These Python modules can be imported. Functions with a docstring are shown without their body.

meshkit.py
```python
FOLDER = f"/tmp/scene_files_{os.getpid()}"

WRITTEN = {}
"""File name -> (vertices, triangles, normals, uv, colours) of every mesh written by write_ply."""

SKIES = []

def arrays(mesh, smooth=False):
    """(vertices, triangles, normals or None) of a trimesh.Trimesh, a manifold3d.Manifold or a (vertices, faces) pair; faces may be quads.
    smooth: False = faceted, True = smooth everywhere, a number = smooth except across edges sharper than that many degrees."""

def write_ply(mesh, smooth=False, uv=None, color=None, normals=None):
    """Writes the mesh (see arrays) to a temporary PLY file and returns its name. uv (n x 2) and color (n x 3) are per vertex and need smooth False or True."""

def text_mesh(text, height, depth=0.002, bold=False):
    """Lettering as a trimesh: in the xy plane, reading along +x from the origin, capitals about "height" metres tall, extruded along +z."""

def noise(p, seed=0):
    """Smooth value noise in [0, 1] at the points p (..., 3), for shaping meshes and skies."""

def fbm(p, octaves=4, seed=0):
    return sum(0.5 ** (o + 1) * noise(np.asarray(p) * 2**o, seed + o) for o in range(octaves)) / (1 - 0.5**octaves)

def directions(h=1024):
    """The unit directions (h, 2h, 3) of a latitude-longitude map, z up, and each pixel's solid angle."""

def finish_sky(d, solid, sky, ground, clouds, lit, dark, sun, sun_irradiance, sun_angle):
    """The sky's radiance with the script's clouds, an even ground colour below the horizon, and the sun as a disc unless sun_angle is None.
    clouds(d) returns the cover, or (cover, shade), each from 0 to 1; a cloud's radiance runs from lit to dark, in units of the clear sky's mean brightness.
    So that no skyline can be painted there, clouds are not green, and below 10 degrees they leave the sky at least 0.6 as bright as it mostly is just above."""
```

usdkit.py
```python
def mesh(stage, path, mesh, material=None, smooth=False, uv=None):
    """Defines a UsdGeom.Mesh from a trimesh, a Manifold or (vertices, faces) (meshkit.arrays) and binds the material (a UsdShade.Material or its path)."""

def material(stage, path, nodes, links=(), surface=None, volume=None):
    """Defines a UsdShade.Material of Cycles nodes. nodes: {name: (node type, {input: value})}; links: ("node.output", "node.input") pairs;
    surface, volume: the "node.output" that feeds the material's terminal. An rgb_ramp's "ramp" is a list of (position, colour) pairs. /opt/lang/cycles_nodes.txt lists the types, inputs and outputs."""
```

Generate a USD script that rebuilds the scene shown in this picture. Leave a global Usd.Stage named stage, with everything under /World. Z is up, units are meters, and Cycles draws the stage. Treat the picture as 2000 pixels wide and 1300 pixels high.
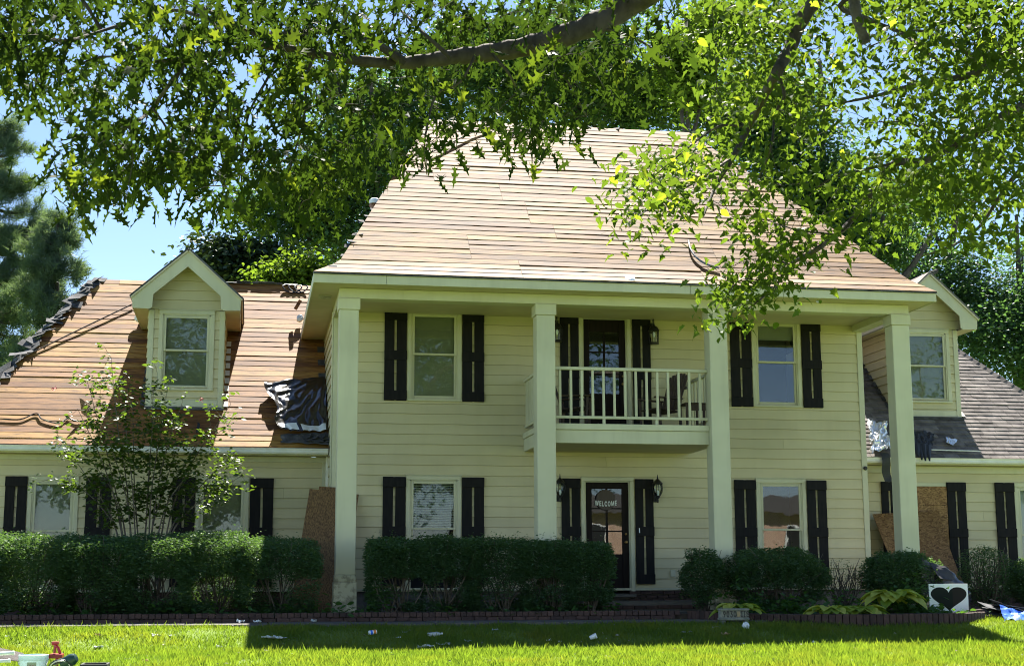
import math, random
import numpy as np
import trimesh, shapely.geometry as sg
import usdkit, meshkit
from pxr import Usd, UsdGeom, UsdLux, UsdShade, Gf, Sdf, Vt

# ------------------------------------------------------------------ camera, sky, sun, exposure
stage = Usd.Stage.CreateInMemory()
UsdGeom.SetStageUpAxis(stage, UsdGeom.Tokens.z)
UsdGeom.SetStageMetersPerUnit(stage, 1.0)
UsdGeom.Xform.Define(stage, '/World')
UsdGeom.Scope.Define(stage, '/World/Looks')
F, YAW, PITCH, ROLL = 2879.5, .1755, .1673, -.0035
CAM = np.array([0, -26.5, .6086])
_cy, _sy = math.cos(YAW), math.sin(YAW)
FWD = np.array([_sy * math.cos(PITCH), _cy * math.cos(PITCH), math.sin(PITCH)])
_r = np.array([_cy, -_sy, 0]); _u = np.cross(_r, FWD)
RIGHT = math.cos(ROLL) * _r + math.sin(ROLL) * _u
UP = -math.sin(ROLL) * _r + math.cos(ROLL) * _u
cam = UsdGeom.Camera.Define(stage, '/World/camera')
cam.CreateHorizontalApertureAttr(36.0)
cam.CreateFocalLengthAttr(F / 2000 * 36.0)
EXPOSURE = 2.1
cam.CreateExposureAttr(EXPOSURE)
M = Gf.Matrix4d(*RIGHT, 0, *UP, 0, *(-FWD), 0, *CAM, 1)
cam.AddTransformOp().Set(M)

SUN_EL, SUN_AZ = math.radians(53), math.radians(12.5)     # azimuth from +Y (behind the house) towards +X
SUN = np.array([math.sin(SUN_AZ) * math.cos(SUN_EL), math.cos(SUN_AZ) * math.cos(SUN_EL), math.sin(SUN_EL)])
dome = UsdLux.DomeLight.Define(stage, '/World/sky')
dome.GetPrim().SetCustomDataByKey('kind', 'structure')
sky_m = usdkit.material(stage, '/World/Looks/sky', {
    's': ('sky_texture', {'sky_type': 'single_scattering', 'sun_disc': False, 'sun_elevation': SUN_EL, 'sun_rotation': SUN_AZ,
                          'altitude': 100.0, 'air_density': .75, 'aerosol_density': .12, 'ozone_density': 1.6}),
    'tc': ('texture_coordinate', {}), 'mp': ('mapping', {'scale': (1.0, 1.0, 2.6)}),
    'n': ('noise_texture', {'scale': 5.5, 'detail': 7.0, 'roughness': .62, 'distortion': .4}),
    'r': ('rgb_ramp', {'ramp': [(0, (0, 0, 0)), (.63, (0, 0, 0)), (.78, (.6, .6, .6)), (1, (.8, .8, .8))]}),
    'mx': ('mix', {'color2': (7.5, 7.9, 8.4)}),
    'b': ('background_shader', {'strength': .05})},
    [('tc.generated', 'mp.vector'), ('mp.vector', 'n.vector'), ('n.fac', 'r.fac'), ('r.color', 'mx.fac'), ('s.color', 'mx.color1'), ('mx.color', 'b.color')], surface='b.background')
UsdShade.MaterialBindingAPI.Apply(dome.GetPrim()).Bind(sky_m)
sun = UsdLux.DistantLight.Define(stage, '/World/sun')
sun.CreateIntensityAttr(1.25); sun.CreateAngleAttr(.53); sun.CreateNormalizeAttr(True); sun.CreateColorAttr(Gf.Vec3f(1, .95, .86))
_z = SUN; _x = np.cross([0, 0, 1.], _z); _x /= np.linalg.norm(_x); _y = np.cross(_z, _x)
sun.AddTransformOp().Set(Gf.Matrix4d(*_x, 0, *_y, 0, *_z, 0, 0, 0, 30, 1))

# ------------------------------------------------------------------ helpers
rng = np.random.default_rng(7)
rnd = random.Random(11)
_used = {}


def at(px, py, Y):
    """The point of the vertical plane at depth Y seen at a pixel of the 2000 x 1300 photograph."""
    d = FWD + (px - 1000) / F * RIGHT - (py - 650) / F * UP
    return CAM + d * (Y - CAM[1]) / d[1]


def numbered(parent, name):
    k = (parent, name); n = _used.get(k, 0); _used[k] = n + 1
    return f'{parent}/{name}' if n == 0 else f'{parent}/{name}_{n:03d}'


def put(name, mesh, mat, parent='/World', smooth=False, label=None, cat=None, group=None, kind=None):
    path = numbered(str(parent), name)
    m = usdkit.mesh(stage, path, mesh, mat, smooth)
    tag(path, label, cat, group, kind)
    return path


def tag(path, label=None, cat=None, group=None, kind=None):
    p = stage.GetPrimAtPath(path)
    for k, v in (('label', label), ('category', cat), ('group', group), ('kind', kind)):
        if v:
            p.SetCustomDataByKey(k, v)


def xf(name, parent='/World', loc=None, rotz=0, label=None, cat=None, group=None, kind=None):
    path = numbered(str(parent), name)
    x = UsdGeom.Xform.Define(stage, path)
    if loc is not None:
        x.AddTranslateOp().Set(Gf.Vec3d(*map(float, loc)))
        if rotz:
            x.AddRotateZOp().Set(math.degrees(rotz))
    tag(path, label, cat, group, kind)
    return path


def join(*ms):
    V, Fc, n = [], [], 0
    for m in ms:
        v, f = (m.vertices, m.faces) if hasattr(m, 'vertices') else m
        V.append(np.asarray(v, float)); Fc.append(np.asarray(f) + n); n += len(v)
    return np.vstack(V), np.vstack(Fc)


_BV = np.array([(x, y, z) for x in (0, 1) for y in (0, 1) for z in (0, 1)], float)
_BF = np.array([(0, 1, 3), (0, 3, 2), (4, 6, 7), (4, 7, 5), (0, 4, 5), (0, 5, 1), (2, 3, 7), (2, 7, 6), (0, 2, 6), (0, 6, 4), (1, 5, 7), (1, 7, 3)])


def box(x0, x1, y0, y1, z0, z1):
    a, b = np.array([min(x0, x1), min(y0, y1), min(z0, z1)]), np.array([max(x0, x1), max(y0, y1), max(z0, z1)])
    return a + _BV * (b - a), _BF


def _ctopo():
    p = []
    for s in _BV:
        for a in range(3):
            q = np.where(s > 0, 1 - .1, .1); q[a] = s[a]; p.append(q)
    p = np.array(p)
    from scipy.spatial import ConvexHull
    h = ConvexHull(p); f = h.simplices.copy()
    for i, t in enumerate(f):
        n = np.cross(p[t[1]] - p[t[0]], p[t[2]] - p[t[0]])
        if n @ (p[t].mean(0) - .5) < 0:
            f[i] = t[::-1]
    return f


_CF = _ctopo()


def cbox(x0, x1, y0, y1, z0, z1, c=.005):
    a, b = np.array([min(x0, x1), min(y0, y1), min(z0, z1)]), np.array([max(x0, x1), max(y0, y1), max(z0, z1)])
    c = min(c, .4 * (b - a).min())
    p = []
    for s in _BV:
        for k in range(3):
            q = np.where(s > 0, b - c, a + c); q[k] = b[k] if s[k] > 0 else a[k]; p.append(q)
    return np.array(p), _CF


def rot(mesh, ang, axis, at_=(0, 0, 0)):
    v, f = (mesh.vertices, mesh.faces) if hasattr(mesh, 'vertices') else mesh
    R = trimesh.transformations.rotation_matrix(ang, axis, at_)
    return v @ R[:3, :3].T + R[:3, 3], f


def shift(mesh, d):
    v, f = (mesh.vertices, mesh.faces) if hasattr(mesh, 'vertices') else mesh
    return np.asarray(v) + np.asarray(d, float), f


def smooth_line(pts, k=6):
    pts = np.asarray(pts, float)
    if len(pts) < 3:
        return np.array([pts[0] + (pts[-1] - pts[0]) * t for t in np.linspace(0, 1, k + 1)])
    P = np.vstack([2 * pts[0] - pts[1], pts, 2 * pts[-1] - pts[-2]])
    out = []
    for i in range(1, len(P) - 2):
        for t in np.linspace(0, 1, k, endpoint=False):
            a, b, c, d = P[i - 1:i + 3]
            out.append(.5 * (2 * b + (c - a) * t + (2 * a - 5 * b + 4 * c - d) * t * t + (3 * b - a - 3 * c + d) * t ** 3))
    out.append(P[-2])
    return np.array(out)


def tube(pts, rad, n=7, cap=True):
    pts = np.asarray(pts, float); k = len(pts)
    rad = np.broadcast_to(np.asarray(rad, float), (k,))
    t = np.gradient(pts, axis=0); t /= np.linalg.norm(t, axis=1, keepdims=True) + 1e-12
    ref = np.array([0, 0, 1.]) if abs(t[0, 2]) < .9 else np.array([1., 0, 0])
    u = np.cross(t[0], ref); u /= np.linalg.norm(u)
    V = []
    for i in range(k):
        u = u - t[i] * (u @ t[i]); u /= np.linalg.norm(u) + 1e-12
        w = np.cross(t[i], u)
        a = np.arange(n) * 2 * math.pi / n
        V.append(pts[i] + rad[i] * (np.cos(a)[:, None] * u + np.sin(a)[:, None] * w))
    V = np.vstack(V); Fc = []
    for i in range(k - 1):
        for j in range(n):
            a, b = i * n + j, i * n + (j + 1) % n
            Fc += [(a, b, b + n), (a, b + n, a + n)]
    if cap:
        V = np.vstack([V, pts[0], pts[-1]]); c0, c1 = k * n, k * n + 1
        for j in range(n):
            Fc += [(c0, (j + 1) % n, j), (c1, (k - 1) * n + j, (k - 1) * n + (j + 1) % n)]
    return V, np.array(Fc)


def lathe(profile, n=12, c=(0, 0, 0)):
    """profile: (radius, z) pairs from bottom to top."""
    pr = np.asarray(profile, float); k = len(pr); a = np.arange(n) * 2 * math.pi / n
    V = np.concatenate([np.stack([r * np.cos(a), r * np.sin(a), np.full(n, z)], 1) for r, z in pr]) + np.asarray(c, float); Fc = []
    for i in range(k - 1):
        for j in range(n):
            p, q = i * n + j, i * n + (j + 1) % n
            Fc += [(p, q, q + n), (p, q + n, p + n)]
    return V, np.array(Fc)


def sheet(fn, nu, nv, thick=0.0):
    """fn(u, v) -> point; a grid, doubled at a distance when thick > 0."""
    P = np.array([[fn(u, v) for u in np.linspace(0, 1, nu + 1)] for v in np.linspace(0, 1, nv + 1)], float)
    V = P.reshape(-1, 3); Fc = []
    for j in range(nv):
        for i in range(nu):
            a = j * (nu + 1) + i
            Fc += [(a, a + 1, a + nu + 2), (a, a + nu + 2, a + nu + 1)]
    Fc = np.array(Fc)
    if thick:
        N = np.zeros_like(V); nn = np.cross(V[Fc[:, 1]] - V[Fc[:, 0]], V[Fc[:, 2]] - V[Fc[:, 0]])
        for k in range(3):
            np.add.at(N, Fc[:, k], nn)
        N /= np.linalg.norm(N, axis=1, keepdims=True) + 1e-12
        m = len(V); V2 = V - N * thick
        rim = [(i, i + 1) for i in range(nu)] + [(j * (nu + 1) + nu, (j + 1) * (nu + 1) + nu) for j in range(nv)] + \
              [(nv * (nu + 1) + i + 1, nv * (nu + 1) + i) for i in range(nu)] + [((j + 1) * (nu + 1), j * (nu + 1)) for j in range(nv)]
        side = [t for a, b in rim for t in ((b, a, a + m), (b, a + m, b + m))]
        V = np.vstack([V, V2]); Fc = np.vstack([Fc, Fc[:, ::-1] + m, np.array(side)])
    return V, Fc


def prism(poly, y0, y1):
    """A polygon in (x, z), extruded from y0 to y1."""
    m = trimesh.creation.extrude_polygon(sg.Polygon(poly) if not hasattr(poly, 'exterior') else poly, abs(y1 - y0))
    v = np.array(m.vertices); y = min(y0, y1)
    return np.stack([v[:, 0], y + v[:, 2], v[:, 1]], 1), np.array(m.faces)[:, ::-1]


# ------------------------------------------------------------------ materials
MATS = {}


def mat(name, c1, c2=None, scale=3.0, stretch=(1, 1, 1), rough=.6, spec=.4, bump=0., bump_scale=40., detail=5., metal=0., vary=0., lo=.35, hi=.65, extra=None):
    n = {'g': ('geometry', {}), 'p': ('principled_bsdf', {'roughness': rough, 'specular_ior_level': spec, 'metallic': metal, **(extra or {})})}
    l = []
    if c2 is None:
        n['p'][1]['base_color'] = c1
        n['cc'] = ('color', {'value': c1})
        last = 'cc.color'
    else:
        n['mp'] = ('mapping', {'scale': stretch}); n['n'] = ('noise_texture', {'scale': scale, 'detail': detail, 'roughness': .6})
        n['r'] = ('rgb_ramp', {'ramp': [(0, c1), (lo, c1), (hi, c2), (1, c2)]})
        l += [('g.position', 'mp.vector'), ('mp.vector', 'n.vector'), ('n.fac', 'r.fac')]
        last = 'r.color'
    if vary:
        n['oi'] = ('object_info', {}); n['mr'] = ('map_range', {'to_min': 1 - vary, 'to_max': 1 + vary}); n['h'] = ('hsv', {})
        l += [('oi.random', 'mr.value'), ('mr.result', 'h.value'), (last, 'h.color')]
        last = 'h.color'
    l.append((last, 'p.base_color'))
    if bump:
        n['mb'] = ('mapping', {'scale': stretch}); n['nb'] = ('noise_texture', {'scale': bump_scale, 'detail': 4.})
        n['b'] = ('bump', {'strength': bump, 'distance': .01})
        l += [('g.position', 'mb.vector'), ('mb.vector', 'nb.vector'), ('nb.fac', 'b.height'), ('b.normal', 'p.normal')]
    MATS[name] = usdkit.material(stage, f'/World/Looks/{name}', n, l, surface='p.BSDF')
    return MATS[name]


def leaf_mat(name, ramp, trans=.45, gloss=.08, tcol=1.6, rough=.4, patch=False):
    """Leaves: each one (each island of the mesh) takes its own tone from the ramp; light passes through."""
    nodes = {'g': ('geometry', {}), 'r': ('rgb_ramp', {'ramp': ramp}), 'd': ('diffuse_bsdf', {}), 't': ('translucent_bsdf', {}),
             'm2': ('mix', {'mix_type': 'multiply', 'fac': 1.0, 'color2': (tcol * 1.25, tcol * 1.15, tcol * .4)}),
             'mx': ('mix_closure', {'fac': trans}), 'gl': ('glossy_bsdf', {'roughness': rough, 'color': (1, 1, 1)}), 'fr': ('fresnel', {'IOR': 1.4}),
             'mg': ('math', {'math_type': 'minimum', 'value2': gloss}), 'm3': ('mix_closure', {})}
    links, tone = [('g.random_per_island', 'r.fac')], 'r.color'
    if patch:      # lawns: duller, drier and lusher patches a metre or so wide
        nodes.update({'n': ('noise_texture', {'scale': 1.1, 'detail': 5., 'roughness': .6}), 'r2': ('rgb_ramp', {'ramp': [(.30, (1.15, .93, .85)), (.45, (.98, .98, 1.0)), (.58, (.80, .90, .85)), (.75, (.66, .78, .75))]}), 'mp': ('mix', {'mix_type': 'multiply', 'fac': 1.0})})
        links += [('g.position', 'n.vector'), ('n.fac', 'r2.fac'), ('r.color', 'mp.color1'), ('r2.color', 'mp.color2')]; tone = 'mp.color'
    MATS[name] = usdkit.material(stage, f'/World/Looks/{name}', nodes, links + [
        (tone, 'd.color'), (tone, 'm2.color1'), ('m2.color', 't.color'), ('d.BSDF', 'mx.closure1'), ('t.BSDF', 'mx.closure2'),
        ('fr.fac', 'mg.value1'), ('mg.value', 'm3.fac'), ('mx.closure', 'm3.closure1'), ('gl.BSDF', 'm3.closure2')], surface='m3.closure')
    return MATS[name]


def wood_mat(name, base, dark, pale, vary=.34):
    """Old roof boards: grain along x, knots, grey weathering; every board its own tone."""
    MATS[name] = usdkit.material(stage, f'/World/Looks/{name}', {
        'g': ('geometry', {}), 'oi': ('object_info', {}), 'off': ('vector_math', {'math_type': 'scale', 'vector1': (31., 17., 23.)}), 'ad': ('vector_math', {'math_type': 'add'}),
        'm1': ('mapping', {'scale': (1.3, 14., 14.)}), 'n1': ('noise_texture', {'scale': 2.2, 'detail': 8., 'roughness': .65, 'distortion': .6}),
        'r1': ('rgb_ramp', {'ramp': [(0, dark), (.36, dark), (.5, base), (.68, pale), (1, pale)]}),
        'm2': ('mapping', {'scale': (1.0, 2.2, 2.2)}), 'n2': ('noise_texture', {'scale': 1.1, 'detail': 4.}),
        'r2': ('rgb_ramp', {'ramp': [(0, (1.12, 1.05, .95)), (.44, (1, 1, 1)), (.62, (.58, .56, .56)), (.8, (.36, .34, .34))]}),
        'mm': ('mix', {'mix_type': 'multiply', 'fac': .8}),
        'm3': ('mapping', {'scale': (2.0, 5., 5.)}), 'v': ('voronoi_texture', {'scale': 1.6}), 'r3': ('rgb_ramp', {'ramp': [(0, (.25, .13, .07)), (.07, (.4, .24, .14)), (.13, (1, 1, 1)), (1, (1, 1, 1))]}),
        'mk': ('mix', {'mix_type': 'multiply', 'fac': .85}),
        'mr': ('map_range', {'to_min': 1 - vary, 'to_max': 1 + vary}), 'mh': ('map_range', {'to_min': .493, 'to_max': .516}), 'h': ('hsv', {'saturation': 1.0}),
        'b': ('bump', {'strength': .25, 'distance': .006}), 'p': ('principled_bsdf', {'roughness': .75, 'specular_ior_level': .3})},
        [('oi.random', 'off.scale'), ('g.position', 'ad.vector1'), ('off.vector', 'ad.vector2'), ('ad.vector', 'm1.vector'), ('m1.vector', 'n1.vector'), ('n1.fac', 'r1.fac'),
         ('ad.vector', 'm2.vector'), ('m2.vector', 'n2.vector'), ('n2.fac', 'r2.fac'), ('r1.color', 'mm.color1'), ('r2.color', 'mm.color2'),
         ('ad.vector', 'm3.vector'), ('m3.vector', 'v.vector'), ('v.distance', 'r3.fac'), ('mm.color', 'mk.color1'), ('r3.color', 'mk.color2'),
         ('oi.random', 'mr.value'), ('mr.result', 'h.value'), ('oi.random', 'mh.value'), ('mh.result', 'h.hue'), ('mk.color', 'h.color'), ('h.color', 'p.base_color'), ('n1.fac', 'b.height'), ('b.normal', 'p.normal')], surface='p.BSDF')
    return MATS[name]


def pane_mat(name, ior=1.9, tint=(.93, .96, .95)):
    MATS[name] = usdkit.material(stage, f'/World/Looks/{name}', {
        't': ('transparent_bsdf', {'color': tint}), 'g': ('glossy_bsdf', {'roughness': .015, 'color': (1, 1, 1)}), 'f': ('fresnel', {'IOR': ior}),
        'ge': ('geometry', {}), 'n': ('noise_texture', {'scale': 2.2, 'detail': 2.}), 'b': ('bump', {'strength': .05, 'distance': .02}), 'm': ('mix_closure', {})},
        [('f.fac', 'm.fac'), ('t.BSDF', 'm.closure1'), ('g.BSDF', 'm.closure2'), ('ge.position', 'n.vector'), ('n.fac', 'b.height'), ('b.normal', 'g.normal')], surface='m.closure')
    return MATS[name]


def paint(name, c, dirt, rough=.55, vary=.03, amount=.16):
    """House paint: fine brushed relief, cloudy tone, faint vertical streaks of dirt."""
    MATS[name] = usdkit.material(stage, f'/World/Looks/{name}', {
        'g': ('geometry', {}), 'm1': ('mapping', {'scale': (4., 4., .5)}), 'n1': ('noise_texture', {'scale': 1.0, 'detail': 6., 'roughness': .62}),
        'r1': ('rgb_ramp', {'ramp': [(0, (1, 1, 1)), (.48, (1, 1, 1)), (.72, (.25, .25, .25)), (1, (0, 0, 0))]}),
        'm2': ('mapping', {'scale': (.5, .5, .8)}), 'n2': ('noise_texture', {'scale': 1.6, 'detail': 5.}), 'r2': ('rgb_ramp', {'ramp': [(.3, (.90, .90, .88)), (.7, (1.06, 1.06, 1.05))]}),
        'iv': ('math', {'math_type': 'multiply_add', 'value2': -amount, 'value3': amount}), 'mx': ('mix', {'color1': c, 'color2': dirt}), 'mm': ('mix', {'mix_type': 'multiply', 'fac': 1.0}),
        'oi': ('object_info', {}), 'mr': ('map_range', {'to_min': 1 - vary, 'to_max': 1 + vary}), 'h': ('hsv', {}),
        'm3': ('mapping', {'scale': (1., 1., 3.)}), 'n3': ('noise_texture', {'scale': 45., 'detail': 3.}), 'b': ('bump', {'strength': .14, 'distance': .008}), 'p': ('principled_bsdf', {'roughness': rough, 'specular_ior_level': .35})},
        [('g.position', 'm1.vector'), ('m1.vector', 'n1.vector'), ('n1.fac', 'r1.fac'), ('r1.color', 'iv.value1'), ('iv.value', 'mx.fac'), ('g.position', 'm2.vector'), ('m2.vector', 'n2.vector'), ('n2.fac', 'r2.fac'),
         ('mx.color', 'mm.color1'), ('r2.color', 'mm.color2'), ('oi.random', 'mr.value'), ('mr.result', 'h.value'), ('mm.color', 'h.color'), ('h.color', 'p.base_color'),
         ('g.position', 'm3.vector'), ('m3.vector', 'n3.vector'), ('n3.fac', 'b.height'), ('b.normal', 'p.normal')], surface='p.BSDF')
    return MATS[name]


SIDING = paint('siding_paint', (.53, .465, .285), (.31, .26, .15), vary=.045)
TRIM = paint('trim_paint', (.53, .505, .35), (.29, .265, .18), rough=.5, vary=.03, amount=.3)
TRIM_WORN = mat('worn_trim_paint', (.26, .24, .17), (.48, .46, .33), scale=9, rough=.7, bump=.4, bump_scale=30, lo=.42, hi=.55)
SOFFIT = mat('soffit_paint', (.46, .39, .25), (.52, .45, .30), scale=2, rough=.6)
SHUTTER = mat('shutter_black_stain', (.007, .007, .0075), (.014, .0125, .012), scale=6, stretch=(4, 4, .6), rough=.7, spec=.15, bump=.2, bump_scale=20)
DOOR = mat('dark_door_wood', (.006, .004, .0035), (.013, .007, .006), scale=5, stretch=(5, 5, .6), rough=.6, spec=.15, bump=.08)
METAL_BLACK = mat('black_metal', (.015, .015, .016), rough=.4, spec=.5)
BRASS = mat('aged_brass', (.30, .20, .08), rough=.35, metal=1.)
GUTTER = mat('gutter_metal', (.66, .64, .55), (.74, .72, .64), scale=6, rough=.3, spec=.6)
BLIND = mat('blind_cloth', (.23, .24, .165), (.27, .28, .195), scale=2, rough=.8)
SLAT = mat('blind_slat_white', (.62, .66, .62), rough=.5)
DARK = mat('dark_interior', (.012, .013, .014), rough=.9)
WARM_IN = mat('pale_curtain', (.42, .44, .42), rough=.9)
PANE = pane_mat('window_glass', 1.6)
PANE_DULL = pane_mat('dull_window_glass', 1.48, (.9, .92, .9))
PANE2 = pane_mat('lantern_glass', 1.5)
FELT = mat('roof_felt', (.022, .016, .013), (.06, .05, .045), scale=4, rough=.95)
PLANK = wood_mat('roof_plank', (.265, .122, .036), (.06, .024, .009), (.34, .182, .066))
PLANK_W = wood_mat('wing_roof_plank', (.29, .125, .032), (.10, .038, .011), (.37, .19, .06))
SHINGLE = mat('asphalt_shingle', (.10, .085, .08), (.20, .175, .16), scale=5, rough=.95, bump=.6, bump_scale=160, vary=.35)
SHINGLE_D = mat('torn_shingle', (.035, .035, .038), (.10, .10, .105), scale=6, rough=.95, bump=.5, bump_scale=120, vary=.4)
BRICK = mat('dark_red_brick', (.036, .021, .017), (.065, .035, .027), scale=9, rough=.9, bump=.5, bump_scale=70, vary=.3)
MORTAR = mat('mortar', (.10, .09, .08), (.15, .14, .12), scale=12, rough=.95, bump=.4)
CONCRETE = mat('concrete', (.075, .068, .058), (.12, .108, .092), scale=3, rough=.9, bump=.4, bump_scale=60)
OSB = usdkit.material(stage, '/World/Looks/strand_board', {
    'g': ('geometry', {}), 'mp': ('mapping', {'scale': (26., 26., 60.), 'rotation': (.0, .5, .0)}), 'v': ('voronoi_texture', {'scale': 1.0, 'randomness': 1.0}), 'nz': ('noise_texture', {'scale': 3.0, 'detail': 3.}),
    'va': ('vector_math', {'math_type': 'multiply_add', 'vector2': (.25, .25, .25)}),
    'r': ('rgb_ramp', {'ramp': [(0, (.11, .052, .02)), (.4, (.22, .12, .045)), (.75, (.33, .19, .078)), (1, (.17, .09, .034))]}), 'sc': ('separate_color', {}),
    'b': ('bump', {'strength': .4, 'distance': .004}), 'p': ('principled_bsdf', {'roughness': .7, 'specular_ior_level': .25})},
    [('g.position', 'nz.vector'), ('nz.color', 'va.vector1'), ('g.position', 'va.vector3'), ('va.vector', 'mp.vector'), ('mp.vector', 'v.vector'), ('v.color', 'sc.color'), ('sc.r', 'r.fac'),
     ('r.color', 'p.base_color'), ('sc.g', 'b.height'), ('b.normal', 'p.normal')], surface='p.BSDF')
BARK = mat('bark', (.035, .028, .022), (.085, .07, .055), scale=9, stretch=(1, 1, .5), rough=.95, bump=.9, bump_scale=28)
BARK2 = mat('grey_bark', (.06, .05, .042), (.15, .125, .10), scale=9, rough=.95, bump=.8, bump_scale=30)
SOIL = mat('bed_soil', (.035, .025, .018), (.07, .05, .035), scale=10, rough=1., bump=.8, bump_scale=25)
PLASTIC_BLACK = mat('black_plastic_sheet', (.012, .012, .014), rough=.22, spec=.7, bump=.35, bump_scale=22)
PLASTIC_WHITE = mat('white_plastic', (.75, .77, .78), rough=.35)
FOIL = mat('silver_foil_sheet', (.75, .76, .78), rough=.22, metal=.7, bump=.5, bump_scale=18)
BLUE_TARP = mat('blue_tarp_plastic', (.03, .12, .55), (.05, .17, .65), scale=8, rough=.55, spec=.15, bump=.3, bump_scale=40)
RUBBER = mat('black_rubber', (.018, .018, .02), rough=.55)

# ------------------------------------------------------------------ ground, walk, beds
def sstep(a, b, x):
    t = np.clip((x - a) / (b - a), 0, 1); return t * t * (3 - 2 * t)


def lawn_z(X, Y):
    X, Y = np.asarray(X, float), np.asarray(Y, float)
    z = -.03 - .25 * sstep(-4.3, -6.5, Y) if False else -.03 - .25 * (1 - sstep(-6.5, -4.3, Y))
    z = z - .08 * (1 - sstep(-10., -6.5, Y)) - .64 * np.clip((-10 - Y) / 16., 0, 1)
    return z + .025 * (meshkit.noise(np.stack([X * .5, Y * .5, X * 0], -1)) - .5)


GRASS_SOIL = mat('lawn_ground', (.11, .17, .028), (.15, .215, .035), scale=5, rough=1., bump=.6, bump_scale=30)
gx = np.unique(np.r_[-400, -150, -60, -30, np.arange(-16, 24, .5), 30, 60, 150, 400])
gy = np.unique(np.r_[-400, -150, -70, -50, -40, np.arange(-33, 12, .5), 20, 40, 90, 200, 500])
GX, GY = np.meshgrid(gx, gy)
GZ = lawn_z(GX, GY)
V = np.stack([GX, GY, GZ], -1).reshape(-1, 3); nx = len(gx)
Fl = [t for j in range(len(gy) - 1) for i in range(nx - 1) for a in [j * nx + i] for t in ((a, a + 1, a + nx + 1), (a, a + nx + 1, a + nx))]
put('lawn', (V, np.array(Fl)), GRASS_SOIL, smooth=True, kind='structure')
ASPHALT = mat('asphalt', (.045, .045, .047), (.06, .06, .06), scale=20, rough=.95)
put('road', box(-120, 120, -42.5, -33.5, -1.05, -.985), ASPHALT, kind='structure')

walk = xf('walkway', kind='structure')
for k in range(13):
    x0 = -7.0 + k * 1.22
    put('slab', cbox(x0 + .006, min(x0 + 1.214, 8.9), -4.32 + rnd.uniform(-.01, .01), -3.05, -.1, .018 + rnd.uniform(-.004, .004), .008), CONCRETE, walk)
bedpoly = [(-7, -3.04), (7.05, -3.04), (7.3, -3.55), (7.8, -4.15), (8.4, -4.55), (9.2, -4.8), (10, -4.85), (10.8, -4.7), (11.4, -4.35), (11.75, -3.85), (11.95, -3.35), (12.6, -3.1), (13.6, -3.0), (18, -3.0), (18, 1.6), (-7, 1.6)]
m = trimesh.creation.extrude_polygon(sg.Polygon(bedpoly), .3)
bv = np.array(m.vertices); bv[:, 2] = np.where(bv[:, 2] > .1, .10, -.3)
put('planting_bed', (bv, m.faces), SOIL, kind='structure')

# ------------------------------------------------------------------ brick edging of the beds
def brick(cx, cy, cz, w, d, h, ang):
    b = cbox(-w / 2, w / 2, -d / 2, d / 2, 0, h, .006)
    v = b[0] + (rng.random(b[0].shape) - .5) * .004
    v, f = rot((v, b[1]), ang + rnd.uniform(-.03, .03), (0, 0, 1))
    return shift((v, f), (cx, cy, cz + rnd.uniform(-.004, .004)))


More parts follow.
